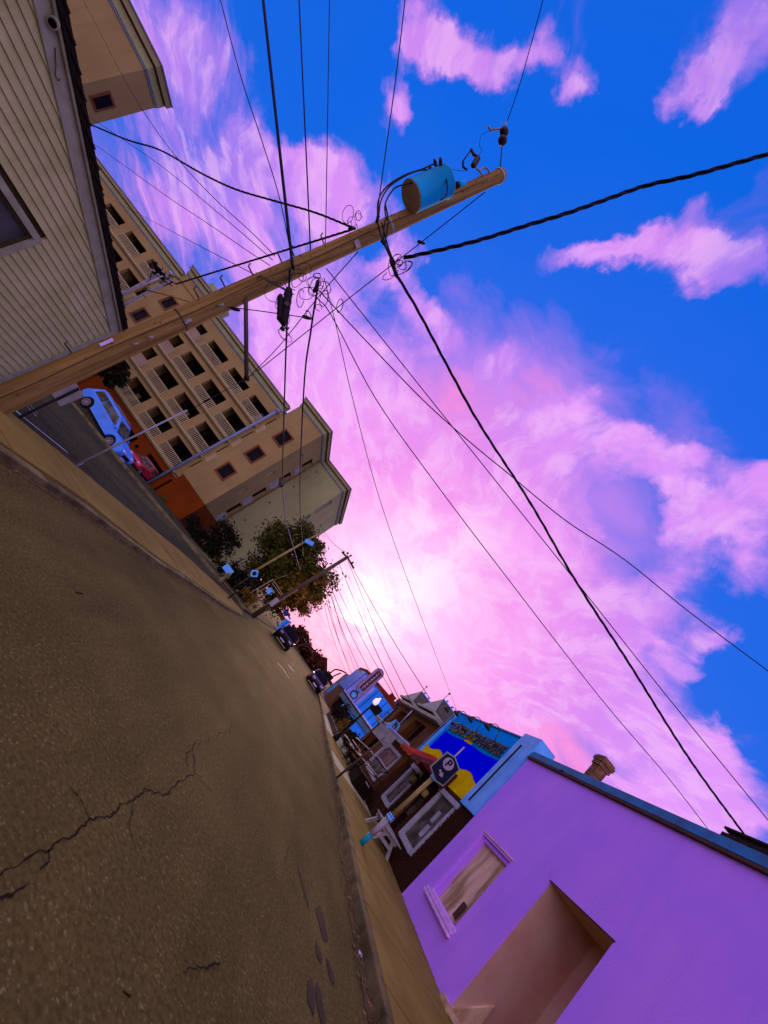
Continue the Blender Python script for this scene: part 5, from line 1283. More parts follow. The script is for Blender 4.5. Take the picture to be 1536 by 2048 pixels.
# small drop splices (black rods)
for k, (a, b, rr, lb) in enumerate([((637,560),(628,585),.032,'short black splice where the tree cable starts'), ((781,520),(795,556),.035,'black clamp where the thick twisted cable is tied off'), ((757,430),(753,446),.03,'black connector above the pole beside the transformer leads'), ((696,457),(712,457),.026,'black sleeve where the left service cables meet'), ((770,490),(762,480),.028,'black connector under the pole clamp')]):
    A, B = at(*a, Y=YP-.35), at(*b, Y=YP-.35); mb = MB(); Ld = (B-A).length; mb.lathe(A, B-A, [(rr*.4, 0), (rr, Ld*.15), (rr*.8, Ld*.5), (rr, Ld*.85), (rr*.4, Ld)], 8); tag(mb.build('splice', 'black_metal'), lb, 'splice')
# loops of spare wire
def tangle(name, label, cpx, cpy, spread, n, Y, r=.006, seedo=1, loops=2):
    rnd = random.Random(seedo); t = thing(name, label, 'wire tangle', at(cpx, cpy, Y=Y))
    for k in range(n):
        c_ = Vector((cpx+rnd.gauss(0, spread[0]), cpy+rnd.gauss(0, spread[1]))); a0 = rnd.random()*6.28; ra = rnd.uniform(7, 22); rb = ra*rnd.uniform(.35, .9); th = rnd.random()*PI; pts = []
        m_ = int(7*rnd.uniform(.8, loops))
        for j in range(m_):
            u = a0+j*.9; x = ra*math.cos(u)*(1+.15*rnd.uniform(-1, 1)); y = rb*math.sin(u)*(1+.15*rnd.uniform(-1, 1))
            pts.append(at(c_.x+x*math.cos(th)-y*math.sin(th), c_.y+x*math.sin(th)+y*math.cos(th), Y=Y+rnd.uniform(-.12, .12)))
        mb = MB(); mb.tube(smooth_path(pts, 5), r*.8*rnd.uniform(.8, 1.2), 5); mb.build('loop', 'cable', t)
tangle('wire_tangle', 'tangle of thin wire loops right of the splice case', 618, 590, (22, 24), 15, YP-.35, .0065, 5)
tangle('wire_tangle', 'loose wire loops round the black splice case', 566, 615, (10, 22), 5, YP-.4, .0055, 8)
tangle('wire_tangle', 'loops of spare wire at the tied-off twisted cable', 793, 530, (10, 14), 7, YP-.4, .007, 9)
tangle('wire_tangle', 'arched leads beside the pole left of the transformer', 728, 445, (20, 10), 6, YP-.3, .006, 12, 1.3)
# transformer leads
ld = thing('transformer_leads', 'black leads bending from the transformer down to the pole clamp', 'cable', at(800, 360, Y=YP-.4))
for pts in ([(755,440),(757,400),(775,372),(810,350),(845,338),(868,328),(872,333)], [(757,436),(763,398),(785,368),(830,343),(866,340),(876,345)], [(773,440),(770,410),(782,385),(798,372),(845,362),(882,354)], [(770,490),(776,440),(771,410)], [(755,445),(765,480),(785,525)], [(764,446),(775,490),(788,525)], [(770,440),(768,480),(790,530)], [(872,330),(885,342),(894,365),(893,388),(882,400)]):
    mb = MB(); mb.tube(smooth_path([at(*q, Y=YP-.55 if max(p_[0] for p_ in pts) > 800 else YP-.35) for q in pts], 6), .013, 6); mb.build('lead', 'black_metal', ld)
# cutout fuse and primary insulators
cf = thing('cutout_fuse', 'black cutout fuse frame on a bent bracket beside the pole top', 'fuse', at(945, 325, Y=YP-.2))
YC = YP-.2
mb = MB(); mb.tube([at(942,299,Y=YC), at(948,310,Y=YC), at(957,314,Y=YC)], .030, 8); mb.lathe(at(957,314,Y=YC), at(940,342,Y=YC)-at(957,314,Y=YC), [(.035, 0), (.058, .05), (.045, .09), (.06, .13), (.045, .17), (.06, .21), (.045, .25), (.055, .29), (.03, .33)], 12); mb.build('insulator', 'porcelain', cf)
mb = MB(); mb.tube([at(942,300,Y=YC), at(926,322,Y=YC)], .013, 6); mb.tube([at(926,322,Y=YC), at(926,334,Y=YC), at(934,340,Y=YC)], .022, 6); mb.build('fuse_tube', 'black_metal', cf)
mb = MB(); mb.tube(smooth_path([at(952,333,Y=YC), at(957,341,Y=YC), at(966,336,Y=YC), at(974,337,Y=YC), at(981,347,Y=YC+.1)], 5), .018, 6); mb.tube([at(958,341,Y=YC), at(967,353,Y=YC+.1)], .018, 6); mb.build('bracket', 'grey_metal', cf)
mb = MB(); mb.tube(smooth_path([at(930,342,Y=YC), at(915,341,Y=YC), at(903,339,Y=YC), at(896,345,Y=YC)], 5), .005, 5); mb.tube(smooth_path([at(958,310,Y=YC), at(964,300,Y=YC), at(959,292,Y=YC), at(961,275,Y=YC), at(968,267,Y=YC), at(978,262,Y=YC)], 5), .005, 5); mb.build('lead', 'cable', cf)
pi_ = thing('primary_insulator', 'pair of round dark insulators with a side clamp above the pole top', 'insulator', at(1006, 270, Y=YP-.2))
for q in ((1008,264), (1005,281)):
    mb = MB(); mb.lathe(at(*q, Y=YC), (.15, 0, 1), [(.02, -.085), (.07, -.06), (.098, 0), (.07, .06), (.02, .085)], 16); mb.build('disc', 'porcelain', pi_)
mb = MB(); mb.tube([at(1000,258,Y=YC), at(982,260,Y=YC)], .020, 6); mb.tube([at(982,262,Y=YC), at(977,253,Y=YC)], .025, 6); mb.tube([at(1008,255,Y=YC), at(1012,244,Y=YC)], .02, 6); mb.tube([at(1005,255,Y=YC), at(1003,243,Y=YC)], .008, 5); mb.build('clamp', 'grey_metal', pi_)

# ================================================================== SMALL LEFT THINGS: sign rod, sign board
rod0, rod1 = at(136, 938, Y=8.63), at(374.6, 820.3, Y=8.63)
rod0.z = min(rod0.z, gz(rod0.x)+.1)
stp = thing('stub_pole', 'thin pale metal pole leaning across the white car and balconies', 'pole', (rod0.x, 8.63, gz(rod0.x)))
mb = MB(); mb.tube([rod0, rod1], .022, 8, .018); mb.build('shaft', 'galv', stp)
mb = MB(); mb.tube([rod0+Vector((.03, -.02, -.02)), rod0.lerp(rod1, .13)+Vector((.035, 0, -.04))], .008, 5); mb.build('stay', 'galv', stp)
ntb = thing('notice_board', 'grey blank board seen from behind on a thin dark post by the pole', 'sign', (-5.6, 7.1, gz(-5.6)))
YN = 7.1
mb = MB(); mb.prism(q3(YN, (102,786),(150,763),(168,792),(120,812)), (0, .02, 0)); mb.build('board', 'stucco_pale', ntb)
p0 = at(26, 841, Y=YN-.02)
mb = MB(); mb.tube([Vector((p0.x, YN-.02, gz(p0.x))), p0, at(158, 777, Y=YN-.02)], .022, 6); mb.build('post', 'black_metal', ntb)

# ================================================================== APARTMENT BLOCK
YA = 40.
ap = thing('apartment_building', 'large tan apartment block with white balcony railings above a red base', 'building', (-25, YA, gz(-25)))
UX = lambda u: u*YA
WZ = lambda w: w*YA+CAMH
bands = [-.013, .057, .129, .204]; tops = [.041, .112, .184, .250]
g_y = YA+1.9
def wall_y(mb, y0, y1, x0, x1, z0, z1, holes):
    xs_ = sorted(set([x0, x1]+[h[0] for h in holes]+[h[1] for h in holes])); zs_ = sorted(set([z0, z1]+[h[2] for h in holes]+[h[3] for h in holes]))
    for a, b in zip(xs_, xs_[1:]):
        run = None
        for c, d in zip(zs_, zs_[1:]):
            xm, zm = (a+b)/2, (c+d)/2
            if any(h[0] < xm < h[1] and h[2] < zm < h[3] for h in holes):
                if run: mb.box((a, y0, run[0]), (b, y1, run[1])); run = None
            else: run = (run[0], d) if run else (c, d)
        if run: mb.box((a, y0, run[0]), (b, y1, run[1]))
holes = []; rails = []; pans = []
for k in range(4):
    zb_, zt2 = WZ(bands[k]), WZ(tops[k])
    for (u0, u1) in [(-.773,-.702), (-.678,-.607), (-.584,-.517)]:
        holes.append((UX(u0), UX(u1), zb_+.12, zt2)); rails.append((UX(u0), UX(u1), zb_+.12, zb_+1.02))
    holes.append((UX(-.801+0), UX(-.7995)+.0, 0, 0))
    holes.append((UX(-.835), UX(-.800), zb_+1.05, zt2)); pans.append((UX(-.835), UX(-.797), zb_+.05, zb_+1.0))
    for (u0, u1) in [(-1.51,-1.43), (-1.40,-1.32), (-1.29,-1.21), (-1.18,-1.10), (-1.072,-1.005-.0)]:
        holes.append((UX(u0), UX(u1), zb_+.12, zt2)); rails.append((UX(u0), UX(u1) if u1 > -1.01 and False else UX(u1), zb_+.12, zb_+1.02))
holes = [h for h in holes if h[3] > h[2] and h[1] > h[0]]
B2 = [(-.94,-.913), (-.885,-.860)]
for (u0, u1) in B2:
    for (w0, w1) in [(.045,.078), (.118,.152), (.197,.229)]: holes.append((UX(u0), UX(u1), WZ(w0), WZ(w1)))
slots = []
for (u0, u1) in [(-.5005,-.4935), (-1.000,-.985)]:
    for (w0, w1) in [(.022,.052), (.090,.122), (.158,.190), (.226,.257)]: slots.append((UX(u0)+.0, UX(u1)+.28, WZ(w0), WZ(w1)))
holes += slots
mb = MB()
wall_y(mb, YA, YA+.35, UX(-1.62), UX(-.4915), WZ(-.013), WZ(.275), holes)
mb.build('wall', 'stucco', ap)
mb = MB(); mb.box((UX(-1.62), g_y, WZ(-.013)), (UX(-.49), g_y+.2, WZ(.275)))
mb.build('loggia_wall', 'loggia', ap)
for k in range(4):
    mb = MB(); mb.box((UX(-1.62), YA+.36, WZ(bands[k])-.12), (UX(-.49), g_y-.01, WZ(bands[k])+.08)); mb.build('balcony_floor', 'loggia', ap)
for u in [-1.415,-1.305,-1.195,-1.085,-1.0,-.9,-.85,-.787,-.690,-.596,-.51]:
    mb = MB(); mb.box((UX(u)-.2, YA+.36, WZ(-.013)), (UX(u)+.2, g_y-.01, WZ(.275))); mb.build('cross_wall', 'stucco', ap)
# doors and lights at the back of each balcony
for (x0, x1, z0, z1) in rails:
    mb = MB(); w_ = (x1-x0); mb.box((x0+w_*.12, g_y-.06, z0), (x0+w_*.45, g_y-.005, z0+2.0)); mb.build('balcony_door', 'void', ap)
    if random.random() < .5:
        cw_ = random.uniform(.15, .35)*w_; cx_ = x0+w_*random.uniform(.5, .65); mb = MB()
        for q_ in range(5): mb.box((cx_+cw_*q_/5, g_y-.10-.04*(q_ % 2), z0), (cx_+cw_*(q_+1)/5, g_y-.03, z0+random.choice((1.9, 1.95))))
        mb.build('curtain', random.choice(('slab', 'stucco_red', 'loggia', 'panel_grey')), ap)
    if random.random() < .45:
        fx_ = x0+w_*random.uniform(.15, .7); mb = MB(); mb.box((fx_, YA+.6, z0), (fx_+.5, YA+1.1, z0+.45)); mb.box((fx_, YA+1.05, z0+.45), (fx_+.5, YA+1.12, z0+random.uniform(.95, 1.35))); mb.build('balcony_chair', random.choice(('loggia', 'slab', 'grey_metal')), ap)
    if random.random() < .35:
        mb = MB(); mb.lathe((x0+w_*.62, g_y-.12, z0+2.0), (0, 0, 1), [(.05, 0), (.10, .06), (.05, .12)], 8); mb.build('porch_light', 'candle' if random.random() < .5 else 'lamp_white', ap)
# railings: frame and balusters
rail_me = {}
for (x0, x1, z0, z1) in rails:
    key = round(x1-x0, 2)
    if key not in rail_me:
        L_ = x1-x0; mb = MB(); hh = z1-z0
        mb.box((0, 0, hh-.07), (L_, .06, hh)); mb.box((0, 0, 0), (L_, .05, .06)); nb = int(L_/.17)
        cx0 = L_*.52
        for j in range(nb+1):
            xx = j*L_/nb; mb.box((xx-.022, .01, .06), (xx+.022, .04, hh-.07))
        o = mb.build('railing', 'rail_white', None, org=(0, 0, 0)); o.parent = ap; rail_me[key] = o
    else:
        o = rail_me[key].copy(); C.objects.link(o)
    o.location = Vector((x0, YA-.07, z0))-Vector(ap.location)
for (x0, x1, z0, z1) in pans:
    mb = MB(); mb.box((x0, YA-.05, z0), (x1+.3, YA-.01, z1)); mb.build('balcony_panel', 'panel_grey', ap)
# bands at each floor
for k in range(4):
    z_ = WZ(bands[k])
    mb = MB(); mb.box((UX(-.842), YA-.16, z_-.24), (UX(-.505), YA-.005, z_-.06)); mb.box((UX(-1.62), YA-.16, z_-.24), (UX(-1.0), YA-.005, z_-.06)); mb.build('floor_band', 'slab', ap)
    mb = MB(); mb.box((UX(-.842), YA-.20, z_-.06), (UX(-.505), YA-.005, z_+.02)); mb.box((UX(-1.62), YA-.20, z_-.06), (UX(-1.0), YA-.005, z_+.02)); mb.build('band_edge', 'rail_white', ap)
def win_trim(x0, x1, z0, z1, y, m='win_trim_brown', t=.16, parent=None):
    mb = MB(); mb.box((x0-t, y-.06, z0-t), (x0, y+.04, z1+t)); mb.box((x1, y-.06, z0-t), (x1+t, y+.04, z1+t)); mb.box((x0, y-.06, z1), (x1, y+.04, z1+t)); mb.box((x0, y-.06, z0-t), (x1, y+.04, z0)); f = mb.build('window', m, parent or ap)
    mb = MB(); mb.box((x0, y+.12, z0), (x1, y+.15, z1)); mb.build('pane', 'glass_dark', f); return f
for (u0, u1) in B2:
    for (w0, w1) in [(.045,.078), (.118,.152), (.197,.229)]: win_trim(UX(u0), UX(u1), WZ(w0), WZ(w1), YA-.001)
# cornice helper: polyline of (x, y) at the wall face, stepping out upward
def cornice(path, z, name='cornice', parent=None, steps=((-.55, .0, .10, 'cornice'), (-.22, .0, .28, 'stucco_grey'), (.10, .0, .22, 'dark_stripe'), (.16, .0, .42, 'cornice'), (.52, .0, .55, 'roof_edge'))):
    pr = parent or ap
    zz = z-.62
    hs = (.10, .42, .06, .34, .06); outs = (.06, .12, .10, .34, .42); ms_ = ('roof_edge', 'stucco_grey', 'dark_stripe', 'cornice', 'roof_edge')
    for h_, o_, m_ in zip(hs, outs, ms_):
        mb = MB(); n = len(path)
        offp = []
        for i in range(n):
            d0 = (Vector(path[i])-Vector(path[i-1])).normalized() if i else (Vector(path[1])-Vector(path[0])).normalized()
            d1 = (Vector(path[i+1])-Vector(path[i])).normalized() if i < n-1 else d0
            n0 = Vector((d0.y, -d0.x)); n1 = Vector((d1.y, -d1.x)); b = (n0+n1); b = b/max(.3, b.dot(n0)) if b.length > .01 else n0
            offp.append(Vector(path[i])+b*o_)
        for i in range(n-1):
            a, b, c, d = offp[i], offp[i+1], Vector(path[i+1])-(offp[i+1]-Vector(path[i+1])).normalized()*.2, Vector(path[i])-(offp[i]-Vector(path[i])).normalized()*.2
            mb.prism([(a.x, a.y, zz), (b.x, b.y, zz), (c.x, c.y, zz), (d.x, d.y, zz)], (0, 0, h_))
        mb.build(name, m_, pr); zz += h_
RZ = WZ(.293)
cornice([(UX(-1.62), YA), (UX(-.985), YA)], WZ(.287))
# raised section B with small penthouse, stepping down to C
cornice([(UX(-.985), YA+.02), (UX(-.985), YA-.12), (UX(-.90), YA-.12)], WZ(.316))
mb = MB(); mb.box((UX(-.985), YA-.10, WZ(.275)), (UX(-.845), YA+5, WZ(.305))); mb.build('parapet', 'stucco', ap)
mb = MB(); mb.box((UX(-.925), YA-.3, WZ(.318)), (UX(-.86), YA+2, WZ(.340))); mb.build('penthouse', 'stucco_grey', ap)
cornice([(UX(-.90), YA-.12), (UX(-.862), YA+1.0), (UX(-.845), YA), (UX(-.505), YA)], RZ)
mb = MB(); mb.box((UX(-.845), YA+.02, WZ(.275)), (UX(-.50), YA+5, RZ-.55)); mb.box((UX(-1.62), YA+.02, WZ(.275)), (UX(-.985), YA+5, WZ(.287)-.55)); mb.build('parapet', 'stucco', ap)
mb = MB(); mb.box((UX(-1.62), YA+.05, RZ-.5), (UX(-.5), YA+14, RZ-.2)); mb.build('roof', 'coping', ap)
# tower D (proud), with side wall going back, then front F and its own side
XD0, XD1, YF, XF, YG = UX(-.5045)+.35, -15.96, 46.8, -11.65, 61.
TZ = WZ(.341)
yD = YA-.12
dwin = [(UX(-.4575), UX(-.4305), WZ(a), WZ(b)) for a, b in ((.066,.098), (.143,.178), (.222,.257))]
mb = MB(); wall_y(mb, yD, yD+.35, XD0, XD1, WZ(0)-.0, TZ-.3, [tuple(h) for h in dwin]); mb.build('tower_wall', 'stucco', ap)
for h in dwin: win_trim(h[0], h[1], h[2], h[3], yD-.001)
mb = MB()
ewin = [(41.5, 42.2, WZ(a), WZ(b)) for a, b in ((.074*1.045,.097*1.045), (.149*1.045,.173*1.045), (.226*1.045,.255*1.045))]
edark = [(44.2, 45.6, WZ(a), WZ(b)) for a, b in ((.030*1.117,.066*1.117), (.098*1.117,.134*1.117), (.176*1.117,.203*1.117), (.236*1.117,.266*1.117))]
wall_x(mb, XD1-.35, XD1-.002, yD+.352, YF, -1.2, TZ-.3, ewin+edark); mb.build('tower_side_wall', 'stucco', ap)
mb = MB()
for h in edark: mb.box((XD1-.34, h[0], h[2]), (XD1-.25, h[1], h[3]))
mb.build('window', 'void', ap)
for h in ewin:
    mb = MB(); mb.box((XD1-.16, h[0], h[2]), (XD1-.12, h[1], h[3])); mb.build('window', 'stucco_grey', ap)
for k, (a, b) in enumerate(((.001,.026), (.070,.094), (.142,.168), (.212,.232))):
    mb = MB(); mb.box((XD1-.02, 44.1, WZ(a*1.117)), (XD1+.05, 45.7, WZ(b*1.117))); mb.build('side_panel', 'stucco_pale', ap)
mb = MB(); mb.box((XD1-.02, 45.75, WZ(.0)), (XD1+.10, 46.3, TZ-.6)); mb.build('side_strip', 'slab', ap)
mb = MB(); mb.box((XD1, YF, -1.2), (XF, YF+.3, TZ-.3)); mb.build('grey_wall', 'stucco_grey', ap)
for q in [(534,901),(588,973),(540,1005),(491,1040),(634,944)]:
    p = at(*q, Y=YF-.02); mb = MB(); mb.lathe(p, (0, -1, 0), [(.10, 0), (.09, .06)], 10); mb.build('vent', 'slab', ap)
gsl = [(47.3, 48.6, WZ(a), WZ(b)) for a, b in ((.235,.290), (.165,.215), (.09,.14))]
mb = MB(); wall_x(mb, XF-.3, XF, YF+.3, YG, -1.2, TZ-.3, gsl); mb.build('grey_side_wall', 'stucco_grey', ap)
for h in gsl:
    mb = MB(); mb.box((XF-.15, h[0]+.1, h[2]+.1), (XF-.12, h[1]-.5, h[3]-.1)); mb.build('window', 'bluewhite', ap)
    mb = MB(); mb.box((XF-.1, h[0], h[2]), (XF+.03, h[1], h[2]+.1)); mb.box((XF-.1, h[0], h[2]+.1), (XF+.03, h[0]+.08, h[3])); mb.build('window_frame', 'slab', ap)
cornice([(XD0, yD+1.5), (XD0, yD), (XD1, yD), (XD1, YF), (XF, YF), (XF, YG)], TZ)
mb = MB(); mb.prism([(XD0, yD+.1, TZ-.5), (XD1-.1, yD+.1, TZ-.5), (XD1-.1, YF+.1, TZ-.5), (XF-.1, YF+.1, TZ-.5), (XF-.1, YG, TZ-.5), (XD0, YG, TZ-.5)], (0, 0, .2)); mb.build('roof', 'coping', ap)
mb = MB(); mb.box((XD0, yD+.3, WZ(.25)), (XD0+.2, YA+8, TZ-.3)); mb.build('tower_return', 'stucco', ap)
# slot surrounds (stair rails)
for (x0, x1, z0, z1) in slots:
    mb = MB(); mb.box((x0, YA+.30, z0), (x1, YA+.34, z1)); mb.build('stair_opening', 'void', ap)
for (u, w0, w1) in [(-.4955,.060,.086), (-.4955,.128,.155), (-.4955,.196,.222), (-.990,.060,.086), (-.990,.196,.222), (-.990,.128,.155)]:
    mb = MB()
    for j in range(6): mb.box((UX(u)-.12+0, YA-.14, WZ(w0)+j*.18), (UX(u)+.32, YA-.08, WZ(w0)+j*.18+.08))
    mb.build('stair_rail', 'rail_white', ap)
# downpipes
for u, wt in ((-.5115, .268), (-1.0, .262)):
    mb = MB(); mb.tube([(UX(u), YA-.30, gz(UX(u))), (UX(u), YA-.30, WZ(wt))], .13, 8); mb.lathe((UX(u), YA-.30, WZ(wt)-.15), (0, 0, 1), [(.13, 0), (.24, .12), (.24, .36)], 8); mb.build('downpipe', 'roof_edge' if u > -.6 else 'galv', ap)
# red base with garage openings
gar = [(UX(-.576), UX(-.512), -3, WZ(-.033)), (UX(-.675), UX(-.622), WZ(-.062), WZ(-.038)), (UX(-.745), UX(-.70), WZ(-.06), WZ(-.035)), (UX(-.4955), UX(-.482), WZ(-.075), WZ(-.028)), (UX(-.655), UX(-.632), WZ(-.066), WZ(-.05))]
mb = MB(); wall_y(mb, YA-.04, YA+.34, UX(-1.62), XD1-.0, -3.6, WZ(-.013)-.25, gar[:4]); mb.build('base_wall', 'stucco_red', ap)
mb = MB(); mb.box((XD0+.3, yD-.02, -3.6), (XD1+.03, yD+.1, WZ(0)+.02)); mb.box((XD1, yD+.1, -3), (XD1+.03, YF, WZ(0)+.02)); mb.box((UX(-.49), YA-.06, WZ(-.013)-.25), (XD0+.3, YA+.2, WZ(0))); mb.build('base_wall', 'stucco_red', ap)
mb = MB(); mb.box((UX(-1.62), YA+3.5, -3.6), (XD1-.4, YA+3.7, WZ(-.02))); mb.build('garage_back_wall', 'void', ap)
p = at(274.5, 893, Y=YA-.05); mb = MB(); mb.lathe(p, (0, -1, 0), [(.16, 0), (.14, .15)], 8); mb.build('bell', 'void', ap)
p = at(327, 1000, Y=YA-.1); mb = MB(); mb.box((p.x-.4, YA-.2, p.z-.25), (p.x+.35, YA-.1, p.z+.25)); mb.build('green_plaque', 'leaf', ap)
# left tower wing
tw = thing('corner_tower', 'tan octagonal corner tower with one small brown window above the siding roof', 'building', (-35, 19, gz(-35)))
P1_ = Vector((-32., 18.4)); P0_ = Vector((-32., 20.3)); TT = 13.2
pw = [(-46, 27.0), (-46, 20.3-6), (-38.5, 14.2), (-32, 18.4), (-32, 20.3)]
d_ = at(245, 0, Z=TT); 
p2x, p2y = d_.x, d_.y
dv = (Vector((p2x, p2y))-P1_).normalized(); P2_ = P1_+dv*9
mb = MB(); poly = [(-32, 20.3), (-32, 18.4), (P2_.x, P2_.y), (P2_.x-8, P2_.y+1), (P2_.x-8, 20.3)]
mb.prism([(x, y, -3) for x, y in poly], (0, 0, TT-.5+3)); mb.build('wall', 'stucco', tw)
cornice([(P2_.x-2, P2_.y), (P2_.x, P2_.y), (-32, 18.4), (-32, 20.3)], TT-.1, parent=tw)
w0 = at(181, 190, X=-32); w1 = at(214, 195, X=-32)
mb = MB(); mb.box((-32.02, 18.95, w0.z-.1), (-31.95, 19.75, w1.z+.3)); wf_ = mb.build('window', 'win_trim_brown', tw)
mb = MB(); mb.box((-31.95, 19.08, w0.z+.03), (-31.93, 19.62, w1.z+.18)); mb.build('pane', 'glass_dark', wf_)

# ================================================================== CARS
def make_car(L_, W_, H_, paint, glass='glass_dark', suv=True, name='car', label='', group=None, front='rim'):
    """nose towards +x; origin on the ground at the centre"""
    t = thing(name, label, 'car', (0, 0, 0), group)
    def ch_(mb, nm, m, par=t, bev=0):
        o = mb.build(nm, m, None, org=(0, 0, 0), bevel=bev); o.parent = par; return o
    h = L_/2; w = W_/2; g0 = H_*.14; belt = H_*.60; wr = H_*.225; fx, rx_ = h*.62, -h*.62
    # lower body: stations with rounded plan, wheel arches cut into the profile
    def arch(cx, n=9):
        r_ = wr*1.16; return [(cx+r_*math.cos(PI-PI*k/n), max(g0, wr+r_*math.sin(PI-PI*k/n))) for k in range(n+1)][::1]
    prof = [(-h*.97, g0*1.5), (-h*.9, g0)]
    prof = [(-h*.94, g0*1.2)]+[p for p in arch(rx_)]+[p for p in arch(fx)]+[(h*.94, g0*1.2), (h, H_*.30), (h*.985, H_*.45), (h*.90, H_*.53), (h*.46, belt), (-h*.92, belt*1.02), (-h*.985, H_*.5), (-h, H_*.33)]
    n = len(prof); sec = [(-1, .90, 0), (-.97, .97, .0), (-.80, 1, 0), (.80, 1, 0), (.97, .97, 0), (1, .90, 0)]
    mb = MB()
    zmid = H_*.38
    ys__ = [(-w, .955), (-w*.96, .985), (-w*.8, 1.), (w*.8, 1.), (w*.96, .985), (w, .955)]
    for y_, s_ in ys__:
        for (x, z_) in prof: mb.v.append(Vector((x*s_, y_, z_ if z_ < zmid else zmid+(z_-zmid)*s_)))
    for a in range(len(ys__)-1):
        for k in range(n):
            k2 = (k+1) % n; mb.f.append([a*n+k, a*n+k2, (a+1)*n+k2, (a+1)*n+k]); mb.smooth.append(True)
    mb.f.append(list(range(n))); mb.smooth.append(False); mb.f.append([(len(ys__)-1)*n+k for k in range(n)][::-1]); mb.smooth.append(False)
    body = ch_(mb, 'body', paint)
    # cabin
    xb0, xb1 = (-h*.93, h*.44) if suv else (-h*.70, h*.40); xt0, xt1 = (-h*.80, h*.10) if suv else (-h*.36, h*.12)
    wt = w*.80
    mb = MB(); base = [(xb0, -w*.95, belt), (xb1, -w*.92, belt), (xb1, w*.92, belt), (xb0, w*.95, belt)]; tp = [(xt0, -wt, H_*.965), (xt1, -wt*.96, H_*.97), (xt1, wt*.96, H_*.97), (xt0, wt, H_*.965)]
    i = 0; mb.v += [Vector(p) for p in base+tp]
    for f in ((0,1,5,4),(1,2,6,5),(2,3,7,6),(3,0,4,7),(4,5,6,7)): mb.f.append(list(f)); mb.smooth.append(False)
    ch_(mb, 'cabin', paint, bev=.05)
    def side_glass(s):
        mb = MB(); e = .012
        def P_(u, v_): # u along, v up
            xa = xb0+(xb1-xb0)*u; xc = xt0+(xt1-xt0)*u; za = belt; zc = H_*.965
            return Vector((xa+(xc-xa)*v_, s*((w*.95)+(wt-w*.95)*v_+e), za+(zc-za)*v_))
        for (u0, u1) in ((.08,.36), (.38,.64), (.66,.93)):
            mb.prism([P_(u0, .12), P_(u1, .12), P_(u1, .86), P_(u0, .86)], (0, s*.006, 0))
        return mb
    for s in (-1, 1): ch_(side_glass(s), 'side_window', glass)
    mb = MB(); mb.prism([(xb1-.02+.03, -w*.80, belt+.05), (xb1-.02+.03, w*.80, belt+.05), (xt1+.07, wt*.85, H_*.93), (xt1+.07, -wt*.85, H_*.93)], (.012, 0, .006)); ch_(mb, 'windscreen', glass)
    mb = MB(); mb.prism([(xb0-.02, -w*.80, belt+.08), (xb0-.02, w*.80, belt+.08), (xt0-.05, wt*.85, H_*.91), (xt0-.05, -wt*.85, H_*.91)], (-.012, 0, .006)); ch_(mb, 'rear_window', glass)
    mb = MB(); mb.box((-h*.9, -w*.93, g0*.8), (h*.9, w*.93, g0*1.35)); ch_(mb, 'underbody', 'tyre')
    for cx_ in (fx, rx_):
        for s in (-1, 1):
            mb = MB(); mb.lathe((cx_, s*(w-.22), wr), (0, s, 0), [(wr*.6, 0), (wr*.96, .01), (wr, .05), (wr, .17), (wr*.95, .215), (wr*.66, .22)], 24); ty = ch_(mb, 'wheel', 'tyre')
            mb = MB(); yy = s*(w+.002)
            mb.lathe((cx_, yy, wr), (0, s, 0), [(wr*.14, -.01), (wr*.12, .012)], 12)
            for q in range(10):
                a = 2*PI*q/10; d1 = Vector((math.cos(a), 0, math.sin(a))); d2 = Vector((-math.sin(a), 0, math.cos(a)))*.018
                c0_ = Vector((cx_, yy, wr)); mb.prism([c0_+d1*wr*.10-d2, c0_+d1*wr*.10+d2, c0_+d1*wr*.62+d2*1.5, c0_+d1*wr*.62-d2*1.5], (0, s*.012, 0))
            rim_pts = [Vector((cx_+wr*.64*math.cos(2*PI*q/24), yy, wr+wr*.64*math.sin(2*PI*q/24))) for q in range(25)]; mb.tube(rim_pts, .016, 5, cap=False)
            ch_(mb, 'rim', 'rim', ty)
    for s in (-1, 1):
        mb = MB(); mb.box((h*.90, s*w*.62-.16, H_*.43), (h*1.0, s*w*.62+.16, H_*.50)); ch_(mb, 'headlight', 'lamp_white', bev=.02)
        mb = MB(); mb.box((-h*1.0, s*w*.78-.10, H_*.46), (-h*.92, s*w*.78+.10, H_*.60)); ch_(mb, 'tail_light', 'tail_red', bev=.02)
        mb = MB(); mb.box((xb1-.32, s*(w*.97), belt+.02), (xb1-.14, s*(w*.97+.16), belt+.15)); ch_(mb, 'mirror', paint, bev=.03)
        mb = MB(); mb.box((-h*.15, s*w*1.0, belt*.86), (h*.0, s*w*1.02, belt*.90)); ch_(mb, 'door_handle', 'rim')
    mb = MB(); mb.box((h*.95, -w*.42, H_*.30), (h*1.005, w*.42, H_*.42)); ch_(mb, 'grille', 'tyre')
    mb = MB(); mb.box((h*.96, -w*.28, H_*.20), (h*1.01, w*.28, H_*.27)); ch_(mb, 'number_plate', 'lamp_white')
    return t
suvc = make_car(5.3, 2.05, 1.85, 'suv_paint', 'win_glass', True, 'parked_car', 'pale blue lit white SUV parked by the red base of the apartment block')
